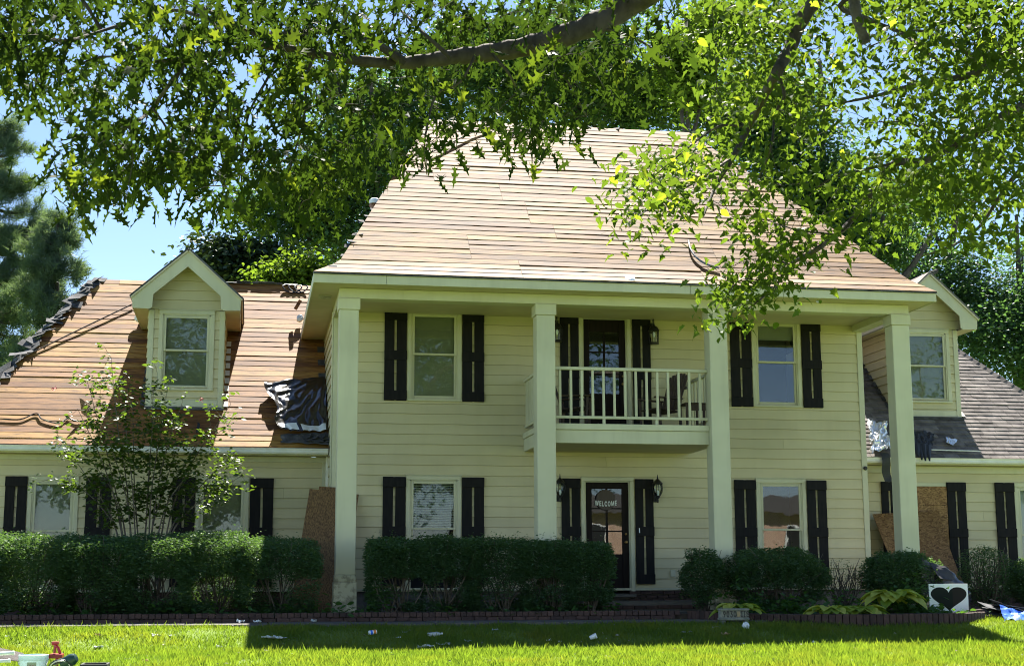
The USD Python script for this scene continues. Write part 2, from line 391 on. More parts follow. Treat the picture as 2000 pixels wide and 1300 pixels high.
edge = xf('brick_edging', label='long low brown brick edging between the concrete walk and the hedges', cat='garden edging')
for k in range(61):
    put('brick', brick(-5.6 + k * .205, -3.07, .015, .197, .13, .06, 0), BRICK, edge)
for k in range(126):
    put('brick', brick(-5.6 + k * .0995, -3.055, .080, .091, .15, .075, 0), BRICK, edge)
edge2 = xf('brick_edging', label='curved soldier brick edging round the hosta bed right of the door', cat='garden edging')
cv = smooth_line([(7.05, -3.04), (7.3, -3.55), (7.8, -4.15), (8.4, -4.55), (9.2, -4.8), (10, -4.85), (10.8, -4.7), (11.4, -4.35), (11.75, -3.85), (11.95, -3.35), (12.6, -3.1), (13.6, -3.0), (15.2, -3.0)], 12)
sl = np.r_[0, np.cumsum(np.linalg.norm(np.diff(cv, axis=0), axis=1))]
for s in np.arange(.05, sl[-1], .103):
    x, y = np.interp(s, sl, cv[:, 0]), np.interp(s, sl, cv[:, 1])
    x2, y2 = np.interp(s + .02, sl, cv[:, 0]), np.interp(s + .02, sl, cv[:, 1])
    put('brick', brick(x, y - .02, float(lawn_z(x, y)) - .02 if y < -3.6 else -.02, .094, .08, .165 if y > -3.6 else .02 + .14 - float(lawn_z(x, y)) + .02 - .05, math.atan2(y2 - y, x2 - x)), BRICK, edge2)

# ------------------------------------------------------------------ the house
house = xf('house', label='two-storey cream lap-sided house with four columns and its roof stripped to planks', cat='house')


def front(y):
    return lambda u, o, z: np.stack([u, y - o, z], -1)


def siding(parent, poly, place, openings=(), zref=2.512, expo=.185, joints=(), mat_=SIDING, flip=False):
    """Lap boards, one mesh each: rows of a polygon in (u, z) with openings cut out."""
    P = sg.Polygon(poly) if not hasattr(poly, 'exterior') else poly
    for o in openings:
        P = P.difference(sg.box(*o))
    x0, z0, x1, z1 = P.bounds
    for k in range(math.floor((z0 - zref) / expo), math.ceil((z1 - zref) / expo)):
        zb = zref + k * expo
        cuts = sorted(joints[k % len(joints)]) if joints else []
        xs = [x0 - 1] + list(cuts) + [x1 + 1]
        for a, b in zip(xs[:-1], xs[1:]):
            R = P.intersection(sg.box(a + .0015, zb + .003, b - .0015, zb + expo))
            for g in getattr(R, 'geoms', [R]):
                if g.geom_type != 'Polygon' or g.area < .004:
                    continue
                m = trimesh.creation.extrude_polygon(g, 1.0)
                v = np.array(m.vertices); t = (v[:, 1] - zb) / expo
                o = np.where(v[:, 2] > .5, .003 + .020 * (1 - t), -.012)
                f = np.array(m.faces)
                w = place(v[:, 0], o, v[:, 1])
                put('siding_board', (w, f if flip else f[:, ::-1]), mat_, parent)


def window(parent, x0, x1, z0, z1, y, zr, kind, cas=.075, mat_=TRIM, sill=True, low=None):
    w = xf('window', parent)
    i0, i1, t = x0 + cas, x1 - cas, z1 - cas
    b0 = z0 + .035
    put('casing', join(cbox(x0, i0, y - .036, y, b0, t), cbox(i1, x1, y - .036, y, b0, t), cbox(x0, x1, y - .038, y, t, z1), cbox(x0 - .012, x1 + .012, y - .045, y - .005, z1, z1 + .018)), mat_, w)
    if sill:
        put('sill', cbox(x0 - .005, x1 + .005, y - .06, y + .02, z0, b0), mat_, w)
    put('jamb', join(box(i0 - .004, i0 + .022, y - .022, y + .09, b0, t), box(i1 - .022, i1 + .004, y - .022, y + .09, b0, t), box(i0, i1, y - .022, y + .09, t - .022, t + .004)), mat_, w)
    a0, a1, tt = i0 + .022, i1 - .022, t - .022

    def sash(zb, zt, yy, rails):
        put('sash', join(cbox(a0, a0 + .042, yy, yy + .03, zb, zt), cbox(a1 - .042, a1, yy, yy + .03, zb, zt), cbox(a0 + .042, a1 - .042, yy, yy + .03, zb, zb + rails[0]), cbox(a0 + .042, a1 - .042, yy, yy + .03, zt - rails[1], zt)), mat_, w)
        put('pane', box(a0 + .036, a1 - .036, yy + .013, yy + .017, zb + rails[0] - .006, zt - rails[1] + .006), PANE if kind in ('half', 'open') else PANE_DULL, w)
    sash(zr - .018, tt, y - .016, (.036, .045))
    sash(b0 if low is None else low, zr + .018, y + .018, (.07, .036))
    if kind == 'shade':
        put('blind', box(a0, a1, y + .075, y + .08, b0, tt), BLIND, w)
    elif kind == 'half':
        put('blind', box(a0, a1, y + .075, y + .08, zr + .42 * (tt - zr) * 1.4, tt), BLIND, w)
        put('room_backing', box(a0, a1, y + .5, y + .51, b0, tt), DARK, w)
    elif kind == 'slats':
        n = 19
        for k in range(n):
            z = tt - .03 - k * (tt - zr - .02) / n
            sag = lambda u: -.012 * (1 - (2 * u - 1) ** 2)
            put('slat', sheet(lambda u, v: (a0 + u * (a1 - a0), y + .065 + .03 * v, z + sag(u) + .026 * v - .012), 4, 1, .002), SLAT, w)
        put('cord', join(*[tube([(a0 + q * (a1 - a0), y + .06, tt), (a0 + q * (a1 - a0), y + .06, zr)], .002, 4) for q in (.12, .88)]), SLAT, w)
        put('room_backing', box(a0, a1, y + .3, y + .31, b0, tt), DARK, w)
    elif kind == 'curtain':
        put('curtain', sheet(lambda u, v: (a0 + u * (a1 - a0), y + .09 + .012 * math.sin(u * 40), b0 + v * (tt - b0)), 40, 1, .003), WARM_IN, w)
    else:
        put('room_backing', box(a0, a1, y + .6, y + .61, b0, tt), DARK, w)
    return (i0, b0, i1, t)


def shutter(parent, x0, x1, z0, z1, y, label=None):
    s = xf('shutter', parent)
    gap = .042; bw = (x1 - x0 - gap) / 2
    for a in (x0, x1 - bw):
        put('board', cbox(a, a + bw, y - .048, y - .024, z0, z1, .003), SHUTTER, s)
    zc = (z0 + z1) / 2
    for zb, h in ((z0 + .0, .18), (zc - .085, .17), (z1 - .18, .18)):
        put('batten', cbox(x0 - .004, x1 + .004, y - .070, y - .049, zb + (.003 if zb == z0 else 0), zb + h - (.003 if zb > zc else 0), .003), SHUTTER, s)


# ---- main block, front wall
wall = xf('front_wall', house)
ops = []
for a, b in ((2.752, 3.758), (9.322, 10.302)):
    ops += [(a + .075, .515, b - .075, 2.43), (a + .075, 3.90, b - .075, 5.478)]
ops += [(5.965, .37, 6.965, 2.49), (5.955, 3.26, 6.955, 5.53)]
jn = [(), (6.45,), (), (6.3, 9.9), (6.65,), (), (5.2,), (8.6,), (), (6.5, 3.1), ()]
siding(wall, [(1.53, .50), (11.45, .50), (11.45, 5.46), (1.53, 5.46)], front(0.), ops, joints=jn)
put('drip_board', cbox(1.42, 11.55, -.035, .0, .455, .498), TRIM, wall)
for x in (1.42, 11.44):
    put('corner_board', cbox(x, x + .11, -.032, -.001, .5, 5.46), TRIM, wall)
put('sheathing', join(box(1.43, 2.80, .02, .05, .5, 5.5), box(3.71, 5.95, .02, .05, .5, 5.5), box(6.97, 9.37, .02, .05, .5, 5.5), box(10.26, 11.54, .02, .05, .5, 5.5)), DARK, wall)
put('foundation', box(1.45, 11.52, .03, .2, -.2, .45), MORTAR, wall)
for r in range(5):
    for k in range(13):
        h = .055
        put('brick', brick(6.95 + k * .213 + (r % 2) * .1, -.0, .455 - (r + 1) * .068, .2, .09, h, 0), BRICK, wall)
# ---- side wall of the main block over the left wing, and the other outer walls
side = xf('side_wall', house)
siding(side, [(.11, .5), (6.1, .5), (6.1, 5.48), (.11, 5.48)], lambda u, o, z: np.stack([1.42 - o, u, z], -1), [(1.05, .4, 4.9, 3.2)], zref=2.512, flip=True)
put('corner_board', cbox(1.39, 1.419, .0, .11, .5, 5.46), TRIM, side)
put('wall_panel', join(box(1.44, 1.47, .06, 6.2, 0, 5.5), box(11.50, 11.53, .06, 6.2, 0, 5.5), box(1.45, 11.52, 6.15, 6.2, 0, 5.5)), SIDING, side)

# ---- windows, shutters
for a, b, k1, k2 in ((2.752, 3.758, 'shade', 'slats'), (9.322, 10.302, 'half', 'open')):
    window(house, a, b, 3.855, 5.553, 0., 4.72, k1)
    window(house, a, b, .48, 2.505, 0., 1.56, k2, low=1.1 if k2 == 'slats' else None)
for a, b in ((2.338, 2.742), (3.768, 4.166), (8.896, 9.306), (10.318, 10.70)):
    shutter(house, a, b, 3.855, 5.505, 0.); shutter(house, a, b, .545, 2.48, 0.)
for a, b in ((5.60, 5.945), (6.985, 7.33)):
    shutter(house, a, b, .565, 2.478, 0.); shutter(house, a, b, 3.30, 5.52, 0.)


def door(x0, x1, z0, z1, y, rows, zpan):
    d = xf('door', house); c = .075
    put('casing', join(cbox(x0, x0 + c, y - .04, y, z0, z1 - c), cbox(x1 - c, x1, y - .04, y, z0, z1 - c), cbox(x0, x1, y - .042, y, z1 - c, z1), cbox(x0 + c, x0 + c + .02, y - .02, y + .1, z0, z1 - c), cbox(x1 - c - .02, x1 - c, y - .02, y + .1, z0, z1 - c), cbox(x0 + c, x1 - c, y - .02, y + .1, z1 - c - .02, z1 - c)), TRIM, d)
    a, b, t = x0 + c + .021, x1 - c - .021, z1 - c - .021
    g0, g1 = a + .12, b - .12
    ze = [rows[0][1], rows[-1][0]]
    put('leaf', join(cbox(a, g0, y + .03, y + .075, z0 + .02, t), cbox(g1, b, y + .03, y + .075, z0 + .02, t), cbox(g0, g1, y + .03, y + .075, ze[0], t), cbox(g0, g1, y + .03, y + .075, z0 + .02, ze[1])), DOOR, d)
    mid = (g0 + g1) / 2
    put('muntin', join(*([box(mid - .014, mid + .014, y + .026, y + .07, ze[1], ze[0])] + [box(g0, g1, y + .028, y + .072, rows[k][0] - .022, rows[k][0]) for k in range(len(rows) - 1)])), DOOR, d)
    for zt0, zt1 in [(r[0], r[1]) for r in rows]:
        for p, q in ((g0, mid), (mid, g1)):
            put('pane', box(p, q, y + .05, y + .054, zt0, zt1), PANE, d)
    for za, zb in zpan:
        put('panel', cbox(g0 + .01, g1 - .01, y + .018, y + .03, za, zb, .01), DOOR, d)
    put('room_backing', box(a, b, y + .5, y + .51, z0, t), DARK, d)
    put('threshold', cbox(x0, x1, y - .09, y + .06, z0 - .04, z0 + .015), CONCRETE, d)
    for zz in (.95, 1.1):
        k = lathe([(0, 0), (.022, 0), (.02, .02), (.03, .035), (.03, .05), (.012, .06), (0, .06)], 10)
        v = np.stack([k[0][:, 0], -k[0][:, 2], k[0][:, 1]], 1)
        put('knob' if zz < 1 else 'lock', (v * (1 if zz < 1 else .7) + [b - .06, y + .03, z0 + zz], k[1]), BRASS, d)


door(5.965, 6.965, .375, 2.51, 0., [(1.95, 2.30), (1.535, 1.93), (1.11, 1.515)], [(.82, 1.0), (.5, .76)])
door(5.955, 6.955, 3.29, 5.55, 0., [(4.85, 5.22), (4.44, 4.83), (4.06, 4.42)], [(3.75, 3.95), (3.4, 3.68)])
put('doorbell', cbox(7.035, 7.055, -.085, -.07, 1.49, 1.58), PLASTIC_WHITE, house)
put('outlet_cover', cbox(7.63, 7.72, -.05, -.015, .70, .82), TRIM, house)


def lantern(x, z0, z1, kind):
    l = xf('wall_lantern', house); h = z1 - z0; y = -.15
    if kind == 'cage':
        put('bracket', join(cbox(x - .045, x + .045, -.04, -.02, z0 + .02, z0 + .2), tube(smooth_line([(x, -.03, z0 + .1), (x, -.09, z0 + .05), (x, y, z0 + .09)], 5), .012, 6)), METAL_BLACK, l)
        put('base', lathe([(0, z0), (.014, z0 + .01), (.02, z0 + .05), (.012, z0 + .07), (.03, z0 + .09), (.045, z0 + .12), (.05, z0 + .13), (0, z0 + .13)], 12, (x, y, 0)), METAL_BLACK, l, True)
        put('glass', lathe([(.045, z0 + .13), (.078, z0 + .2), (.088, z0 + .26), (.082, z0 + .32), (.07, z0 + .345)], 14, (x, y, 0)), PANE2, l, True)
        for k in range(6):
            a = k * math.pi / 3
            put('rib', tube([(x + r * math.cos(a), y + r * math.sin(a), zz) for r, zz in ((.05, z0 + .13), (.084, z0 + .2), (.094, z0 + .26), (.088, z0 + .32), (.075, z0 + .35))], .006, 5), METAL_BLACK, l)
        put('cap', lathe([(.098, z0 + .345), (.1, z0 + .355), (.06, z0 + .40), (.03, z0 + .43), (.014, z0 + .445), (.012, z0 + .47), (.004, z1), (0, z1)], 14, (x, y, 0)), METAL_BLACK, l, True)
    else:
        put('bracket', join(cbox(x - .05, x + .05, -.04, -.02, z0 + .22, z0 + .42), tube(smooth_line([(x, -.03, z0 + .36), (x, -.08, z1 - .01), (x, y, z1 - .02), (x, y, z0 + .36)], 6), .010, 6)), METAL_BLACK, l)
        put('cap', lathe([(.105, z0 + .25), (.1, z0 + .27), (.07, z0 + .32), (.03, z0 + .35), (.02, z0 + .37), (0, z0 + .37)], 12, (x, y, 0)), METAL_BLACK, l, True)
        put('glass', lathe([(.082, z0 + .03), (.092, z0 + .25)], 12, (x, y, 0)), PANE2, l, True)
        for k in range(6):
            a = k * math.pi / 3
            put('rib', tube([(x + .086 * math.cos(a), y + .086 * math.sin(a), z0 + .02), (x + .096 * math.cos(a), y + .096 * math.sin(a), z0 + .25)], .006, 5), METAL_BLACK, l)
        put('base', lathe([(0, z0), (.09, z0), (.096, z0 + .015), (.09, z0 + .03), (0, z0 + .03)], 12, (x, y, 0)), METAL_BLACK, l, True)
    put('bulb', lathe([(.012, z0 + .13), (.03, z0 + .18), (.024, z0 + .22), (0, z0 + .24)], 8, (x, y, 0)), PLASTIC_WHITE, l, True)


for x, k in ((5.55, 'cage'), (7.385, 'cage')):
    lantern(x, 2.035, 2.555, k)
for x in (5.52, 7.37):
    lantern(x, 4.985, 5.475, 'hood')

# ---- porch: columns, beam, ceiling, eave
def column(xc, worn=False):
    c = xf('column', house); h = .163
    put('shaft', cbox(xc - h, xc + h, -2.0, -1.68, .74, 5.14, .008), TRIM, c)
    put('cap', cbox(xc - h - .02, xc + h + .02, -2.022, -1.66, 5.14, 5.333, .006), TRIM, c)
    put('base_trim', cbox(xc - h - .012, xc + h + .012, -2.012, -1.67, .622, .745 + (.0), .012), TRIM_WORN if worn else TRIM, c)
    b = trimesh.Trimesh(*cbox(xc - h - .03, xc + h + .03, -2.03, -1.65, -.1, .624, .012)).subdivide().subdivide().subdivide()
    v = np.array(b.vertices); v += (meshkit.fbm(v * 14)[:, None] - .5) * .02 * (v[:, 2:3] < .5)
    put('plinth', (v, b.faces), TRIM_WORN, c)


for i, xc in enumerate((1.565, 4.935, 8.02, 11.44)):
    column(xc, i == 0)
porch = xf('porch', house)
put('beam', cbox(1.395, 11.61, -1.995, -1.70, 5.335, 5.505), TRIM, porch)
put('beam', cbox(1.40, 1.66, -1.70, -.03, 5.34, 5.505), TRIM, porch)
put('beam', cbox(11.35, 11.60, -1.70, -.03, 5.34, 5.505), TRIM, porch)
put('ceiling', box(1.5, 11.5, -1.72, .0, 5.462, 5.49), SOFFIT, porch)
put('landing', cbox(5.25, 9.0, -1.45, -.02, -.1, .275, .012), CONCRETE, porch)
put('step', cbox(5.45, 8.4, -2.15, -1.452, -.1, .135, .012), CONCRETE, porch)
for k in range(14):
    put('brick', brick(5.56 + k * .21, -2.165, .02, .2, .05, .06, 0), BRICK, porch)
    put('brick', brick(5.4 + k * .21, -1.47, .15, .2, .05, .06, 0), BRICK, porch)

# ---- main roof: soffit, fascia, deck, planks
ZE, ZK, ZR, YE, YK, YR = 5.68, 5.93, 9.83, -2.45, -2.12, 2.0
roof = xf('main_roof', house)
put('fascia', cbox(.94, 2.15, -2.425, -2.40, 5.50, ZE - .015, .004), TRIM, roof)
put('fascia', cbox(2.156, 7.4, -2.425, -2.40, 5.50, ZE - .015, .004), TRIM, roof)
put('fascia', cbox(7.406, 11.945, -2.425, -2.40, 5.50, ZE - .015, .004), TRIM, roof)
put('fascia', cbox(.94, .965, -2.399, 6.4, 5.50, ZE - .015, .004), TRIM, roof)
put('fascia', cbox(11.92, 11.945, -2.399, 6.4, 5.50, ZE - .015, .004), TRIM, roof)
put('soffit', box(.966, 11.919, -2.399, -1.99, 5.508, 5.525), SOFFIT, roof)
put('soffit', box(.966, 1.415, -1.989, 6.4, 5.508, 5.525), SOFFIT, roof)
put('soffit', box(11.555, 11.919, -1.989, 6.4, 5.508, 5.525), SOFFIT, roof)
put('soffit_vent', cbox(1.08, 1.30, -1.3, -1.0, 5.498, 5.507, .004), TRIM_WORN, roof)
put('drip_edge', cbox(.93, 11.955, -2.45, -2.428, ZE - .03, ZE - .004, .003), MATS['torn_shingle'], roof)


def deckshell(pts_front, ridge, back, drop=.035):
    v = np.array(pts_front + ridge + back, float); v[:, 2] -= drop
    return v


kl, kr = (1.38, YK, ZK), (11.62, YK, ZK)
rl, rr = (3.37, YR, ZR), (8.81, YR, ZR)
V = np.array([(.95, YE + .01, ZE), (11.94, YE + .01, ZE), kl, kr, rl, rr, (.95, 6.43, ZE), (11.94, 6.43, ZE), (1.38, 6.1, ZK), (11.62, 6.1, ZK)]); V[:, 2] -= .035
put('roof_felt', (V, np.array([(0, 1, 3), (0, 3, 2), (2, 3, 5), (2, 5, 4), (6, 0, 2), (6, 2, 8), (8, 2, 4), (1, 7, 9), (1, 9, 3), (3, 9, 5), (7, 6, 8), (7, 8, 9), (9, 8, 4), (9, 4, 5)])), FELT, roof)


def planks(parent, prof, left, right, width, mat_, seed, groups=(3, 6), seglen=(2.2, 4.6)):
    """Roof boards laid along x on a slope. prof: (y, z) from the eave up; left, right: x at the same stations."""
    r = random.Random(seed)
    prof = np.array(prof, float); s = np.r_[0, np.cumsum(np.linalg.norm(np.diff(prof, axis=0), axis=1))]

    def P(t):
        return np.interp(t, s, prof[:, 0]), np.interp(t, s, prof[:, 1]), np.interp(t, s, left), np.interp(t, s, right)
    n = int(round(s[-1] / width)); w = s[-1] / n
    left_in_group, joints = 0, []
    for k in range(n):
        if left_in_group == 0:
            left_in_group = r.randint(*groups)
            a, b = left[0], right[0]; joints = []; x = a + r.uniform(.5, 1.) * seglen[1]
            while x < b - 1.0:
                joints.append(round(x / .406) * .406); x += r.uniform(*seglen) * 1.25
        left_in_group -= 1
        t0, t1 = k * w + .0035, (k + 1) * w - .0035
        y0, z0, l0, r0 = P(t0); y1, z1, l1, r1 = P(t1)
        d = np.array([0, y1 - y0, z1 - z0]); L = np.linalg.norm(d); d /= L
        nrm = np.array([0, -d[2], d[1]])
        js = [j for j in joints if l0 + .5 < j < r0 - .5]
        ends = [None] + js + [None]
        for i in range(len(ends) - 1):
            xa0, xa1 = (l0, l1) if ends[i] is None else (ends[i] + .002,) * 2
            xb0, xb1 = (r0, r1) if ends[i + 1] is None else (ends[i + 1] - .002,) * 2
            if xb1 - xa1 < .05:
                continue
            ns = max(2, min(5, int((xb0 - xa0) / .9)))
            lo = r.choice((.003, .004, .004, .005, .006, .009)); hi = r.choice((-.001, 0, 0, .001))
            V = []
            for q in range(ns + 1):
                u = q / ns
                e = r.uniform(-.0025, .0025); de = r.uniform(-.0025, .0025)
                for tt, h in ((0, -.02), (0, lo + e), (1, hi + e), (1, -.02)):
                    x = (xa0 + (xb0 - xa0) * u) if tt == 0 else (xa1 + (xb1 - xa1) * u)
                    V.append(np.array([x, y0, z0]) + d * (L * tt + (de if 0 < q < ns else 0)) + nrm * h)
            V = np.array(V); Fc = []
            for q in range(ns):
                a = q * 4
                for c in range(4):
                    p, p2 = a + c, a + (c + 1) % 4
                    Fc += [(p, p2, p2 + 4), (p, p2 + 4, p + 4)]
            e = ns * 4
            Fc += [(0, 2, 1), (0, 3, 2), (e, e + 1, e + 2), (e, e + 2, e + 3)]
            put('plank', (V, np.array(Fc)[:, ::-1]), mat_, parent)


planks(roof, [(YE, ZE), (YK, ZK), (YR, ZR)], [.935, 1.38, 3.37], [11.955, 11.62, 8.81], .166, PLANK, 3)
for k in range(30):   # scraps of felt and shingle left along the left hip and the ridge
    if k < 20:
        u = rnd.random(); p = np.array(kl) + (np.array(rl) - np.array(kl)) * u + [rnd.uniform(-.03, .02), rnd.uniform(0, .06), rnd.uniform(0, .03)]
    else:
        u = rnd.uniform(.3, .75); p = np.array(rl) + (np.array(rr) - np.array(rl)) * u + [0, .03, rnd.uniform(0, .03)]
    w = rnd.uniform(.05, .11); b = cbox(-w, w, -.06, .06, -.006, .006, .002)
    put('torn_shingle', shift(rot(rot(b, rnd.uniform(.2, .8), (1, 0, 0)), rnd.uniform(-.6, .6), (0, .2, 1)), p - [0, 0, .03]), SHINGLE_D, roof)

# ---- left wing
wl = xf('left_wing', house)
lops = [(-3.83, .515, -3.10, 2.43), (-.905, .515, -.095, 2.43)]
siding(wl, [(-5.0, .5), (1.36, .5), (1.36, 2.80), (-5.0, 2.80)], front(1.0), lops, joints=[(), (-2.0,), (-4.2,), (), (.6,), ()])
put('drip_board', cbox(-5.05, 1.38, .965, 1.0, .455, .498), TRIM, wl)
put('frieze_board', cbox(-5.05, 1.37, .962, 1.0, 2.80, 2.90), TRIM, wl)
put('corner_board', cbox(1.30, 1.385, .96, 1.0, .5, 2.80), TRIM, wl)
put('soffit', box(-5.35, 1.38, .67, .99, 2.905, 2.92), SOFFIT, wl)
put('fascia', cbox(-5.39, 1.385, .665, .69, 2.90, 3.02, .004), TRIM, wl)
put('sheathing', join(box(-5.0, -3.86, 1.02, 1.05, .5, 2.9), box(-3.07, -.94, 1.02, 1.05, .5, 2.9), box(-.06, 1.4, 1.02, 1.05, .5, 2.9), box(-5.02, -5.0, 1.0, 9, 0, 2.9), box(-5.0, 1.4, 9., 9.03, 0, 2.9)), DARK, wl)
put('foundation', box(-5.0, 1.36, 1.03, 1.2, -.2, .45), BRICK, wl)
window(wl, -3.904, -3.026, .48, 2.505, 1., 1.54, 'shade')
window(wl, -.97, -.02, .48, 2.515, 1., 1.54, 'shade')
for a, b in ((-4.287, -3.915), (-2.895, -2.458), (-1.383, -.982), (.0, .42)):
    shutter(wl, a, b, .545, 2.50, 1.)


def gutter(x0, x1, y0, z0, parent):
    pr = [(0, .10), (0, 0), (.02, -.0), (.085, 0), (.105, .03), (.10, .06), (.115, .10), (.105, .10), (.09, .06), (.095, .03), (.08, .012), (.012, .012), (.012, .10)]
    n = len(pr); V = []
    for x in (x0, x1):
        V += [(x, y0 - p[0], z0 + p[1]) for p in pr]
    Fc = []
    for i in range(n):
        j = (i + 1) % n; Fc += [(i, j, j + n), (i, j + n, i + n)]
    put('gutter', (np.array(V), np.array(Fc)), GUTTER, parent)


gutter(-5.39, -1.9, .663, 2.925, wl); gutter(-1.896, 1.385, .663, 2.922, wl)
wr = xf('left_wing_roof', house)
V = np.array([(-5.39, .65, 3.03), (1.42, .65, 3.03), (1.42, 5.2, 6.95), (-3.305, 5.2, 6.95), (-5.39, 9.75, 3.03), (1.42, 9.75, 3.03)]); V[:, 2] -= .02
put('roof_felt', (V, np.array([(0, 1, 2), (0, 2, 3), (4, 0, 3), (5, 4, 3), (5, 3, 2)])), FELT, wr)
planks(wr, [(.64, 3.045), (5.2, 6.97)], [-5.39, -3.305], [1.40, 1.40], .184, PLANK_W, 5)
put('drip_edge', cbox(-5.39, 1.40, .625, .645, 3.015, 3.04, .003), SHINGLE_D, wr)
hip0, hip1 = np.array((-5.39, .65, 3.06)), np.array((-3.305, 5.2, 6.98))
for k in range(64):
    u = (k + rnd.uniform(.1, .9)) / 64
    p = hip0 + (hip1 - hip0) * u + [rnd.uniform(-.10, .06), rnd.uniform(-.02, .04), rnd.uniform(.0, .05)]
    w = rnd.uniform(.09, .17); b = trimesh.Trimesh(*box(-w, w, -.11, .11, -.005, .005))
    v = np.array(b.vertices); v[:, 2] += (v[:, 0] / w) ** 2 * 0
    v, f = rot((v, b.faces), rnd.uniform(.3, .9), (1, 0, 0)); v, f = rot((v, f), rnd.uniform(-.7, .5), (0, 1, 0)); v, f = rot((v, f), rnd.uniform(-.5, .2), (0, 0, 1))
    put('torn_shingle', shift((v, f), p), SHINGLE_D, wr)
for k in range(9):
    b = cbox(-.14, .14, -.09, .09, -.006, .006, .002)
    put('torn_shingle', shift(rot(b, rnd.uniform(-.2, .3), (1, 0, 0)), (-.6 + k * .17, 5.2, 6.99)), SHINGLE_D, wr)
for k in range(7):
    b = cbox(-.07, .07, -.1, .1, -.005, .005, .002); t = k / 7
    put('step_flashing', shift(rot(b, .7, (1, 0, 0)), (1.335, 1.7 + 2.6 * t, 3.98 + 2.24 * t)), SHINGLE_D, wr)

# ---- right wing
wg = xf('right_wing', house)
YW = .8
rops = [(12.90, .515, 13.53, 2.44), (15.05, .515, 15.87, 2.44)]
siding(wg, [(11.56, .5), (17.0, .5), (17.0, 2.70), (11.56, 2.70)], front(YW), rops, joints=[(), (14.3,), (), (12.6,), ()])
put('drip_board', cbox(11.56, 17.0, YW - .035, YW, .455, .498), TRIM, wg)
put('frieze_board', cbox(11.56, 17.05, YW - .038, YW, 2.70, 2.84), TRIM, wg)
put('soffit', box(11.56, 17.2, .47, YW - .01, 2.845, 2.86), SOFFIT, wg)
put('fascia', cbox(11.56, 17.25, .462, .486, 2.84, 2.965, .004), TRIM, wg)
put('sheathing', join(box(11.56, 12.88, YW + .02, YW + .05, .5, 2.9), box(13.56, 15.03, YW + .02, YW + .05, .5, 2.9), box(15.9, 17., YW + .02, YW + .05, .5, 2.9), box(17., 17.03, YW, 9, 0, 2.9), box(11.56, 17, 9., 9.03, 0, 2.9)), DARK, wg)
put('foundation', box(11.56, 17.0, YW + .03, YW + .2, -.2, .45), BRICK, wg)
put('casing', join(cbox(12.83, 12.905, YW - .036, YW, .52, 2.44), cbox(13.525, 13.60 - .075, YW - .036, YW, .52, 2.44) if False else cbox(12.83, 13.53, YW - .038, YW, 2.44, 2.515)), TRIM, wg)
window(wg, 14.975, 15.95, .48, 2.515, YW, 1.5, 'curtain')
for a, b in ((12.16, 12.50), (13.54, 13.93), (14.56, 14.965)):
    shutter(wg, a, b, .545, 2.525, YW)
gutter(11.56, 17.2, .46, 2.865, wg)
wrr = xf('right_wing_roof', house)
V = np.array([(11.55, .45, 2.96), (17.26, .45, 2.96), (14.53, 5.2, 6.89), (11.55, 5.2, 6.89), (17.26, 9.95, 2.96), (11.55, 9.95, 2.96)])
put('roof_felt', (V, np.array([(0, 1, 2), (0, 2, 3), (1, 4, 2), (4, 5, 3), (4, 3, 2)])), FELT, wrr)
sd = np.array([0, 4.75, 3.93]); SL = np.linalg.norm(sd); sd /= SL; sn = np.array([0, -sd[2], sd[1]])
cands = []
for k in range(int(SL / .14)):
    t = k * .14 - .02; xr = 17.26 - (17.26 - 14.53) * (t + .07) / SL
    x = 11.56 - (k % 3) * .1
    while x < xr:
        w = rnd.choice((.29, .31, .33)); a, b = max(x, 11.56), min(x + w - .006, xr)
        if b - a > .04:
            base = np.array([0, .45, 2.985]) + sd * t
            e = rnd.uniform(.0, .006); V = []
            for xx in (a, b):
                for tt, h in ((0, .002), (0, .014 + e), (.165, .004), (.165, .0)):
                    V.append(base + [xx, 0, 0] + sd * tt + sn * (h + rnd.uniform(0, .002)))
            Fc = [(0, 1, 5), (0, 5, 4), (1, 2, 6), (1, 6, 5), (2, 3, 7), (2, 7, 6), (0, 3, 2), (0, 2, 1), (4, 5, 6), (4, 6, 7)]
            hidden = (12.95 < (a + b) / 2 < 14.28 and base[1] > 1.6) or a > 15.45 or (a > 14.9 and base[1] < .2)
            cands.append(((not hidden, -t), (np.array(V), np.array(Fc))))
        x += w
cands.sort(key=lambda c: c[0], reverse=True)
for c in cands[:298]:
    put('shingle', c[1], SHINGLE, wrr)
put('shingle_field', join(*[c[1] for c in cands[298:]]), SHINGLE, wrr, kind='stuff')
h0, h1 = np.array((17.26, .45, 3.0)), np.array((14.53, 5.2, 6.93))
for k in range(34):
    p = h0 + (h1 - h0) * ((k + .5) / 34); d = (h1 - h0) / np.linalg.norm(h1 - h0)
    sx = np.cross(d, [0, 0, 1]); sx /= np.linalg.norm(sx); up = np.cross(sx, d)
    V = np.array([p + d * a + sx * b + up * (c + .012 * (a < 0)) for a in (-.12, .12) for b, c in ((-.15, -.085), (0, .03), (.15, -.085), (.15, -.10), (0, .012), (-.15, -.10))])
    Fc = [t for i in range(6) for j in [(i + 1) % 6] for t in ((i, j, j + 6), (i, j + 6, i + 6))] + [(0, 5, 4), (0, 4, 1), (1, 4, 3), (1, 3, 2), (6, 10, 11), (6, 7, 10), (7, 9, 10), (7, 8, 9)]
    put('ridge_cap', (V, np.array(Fc)), SHINGLE, wrr)


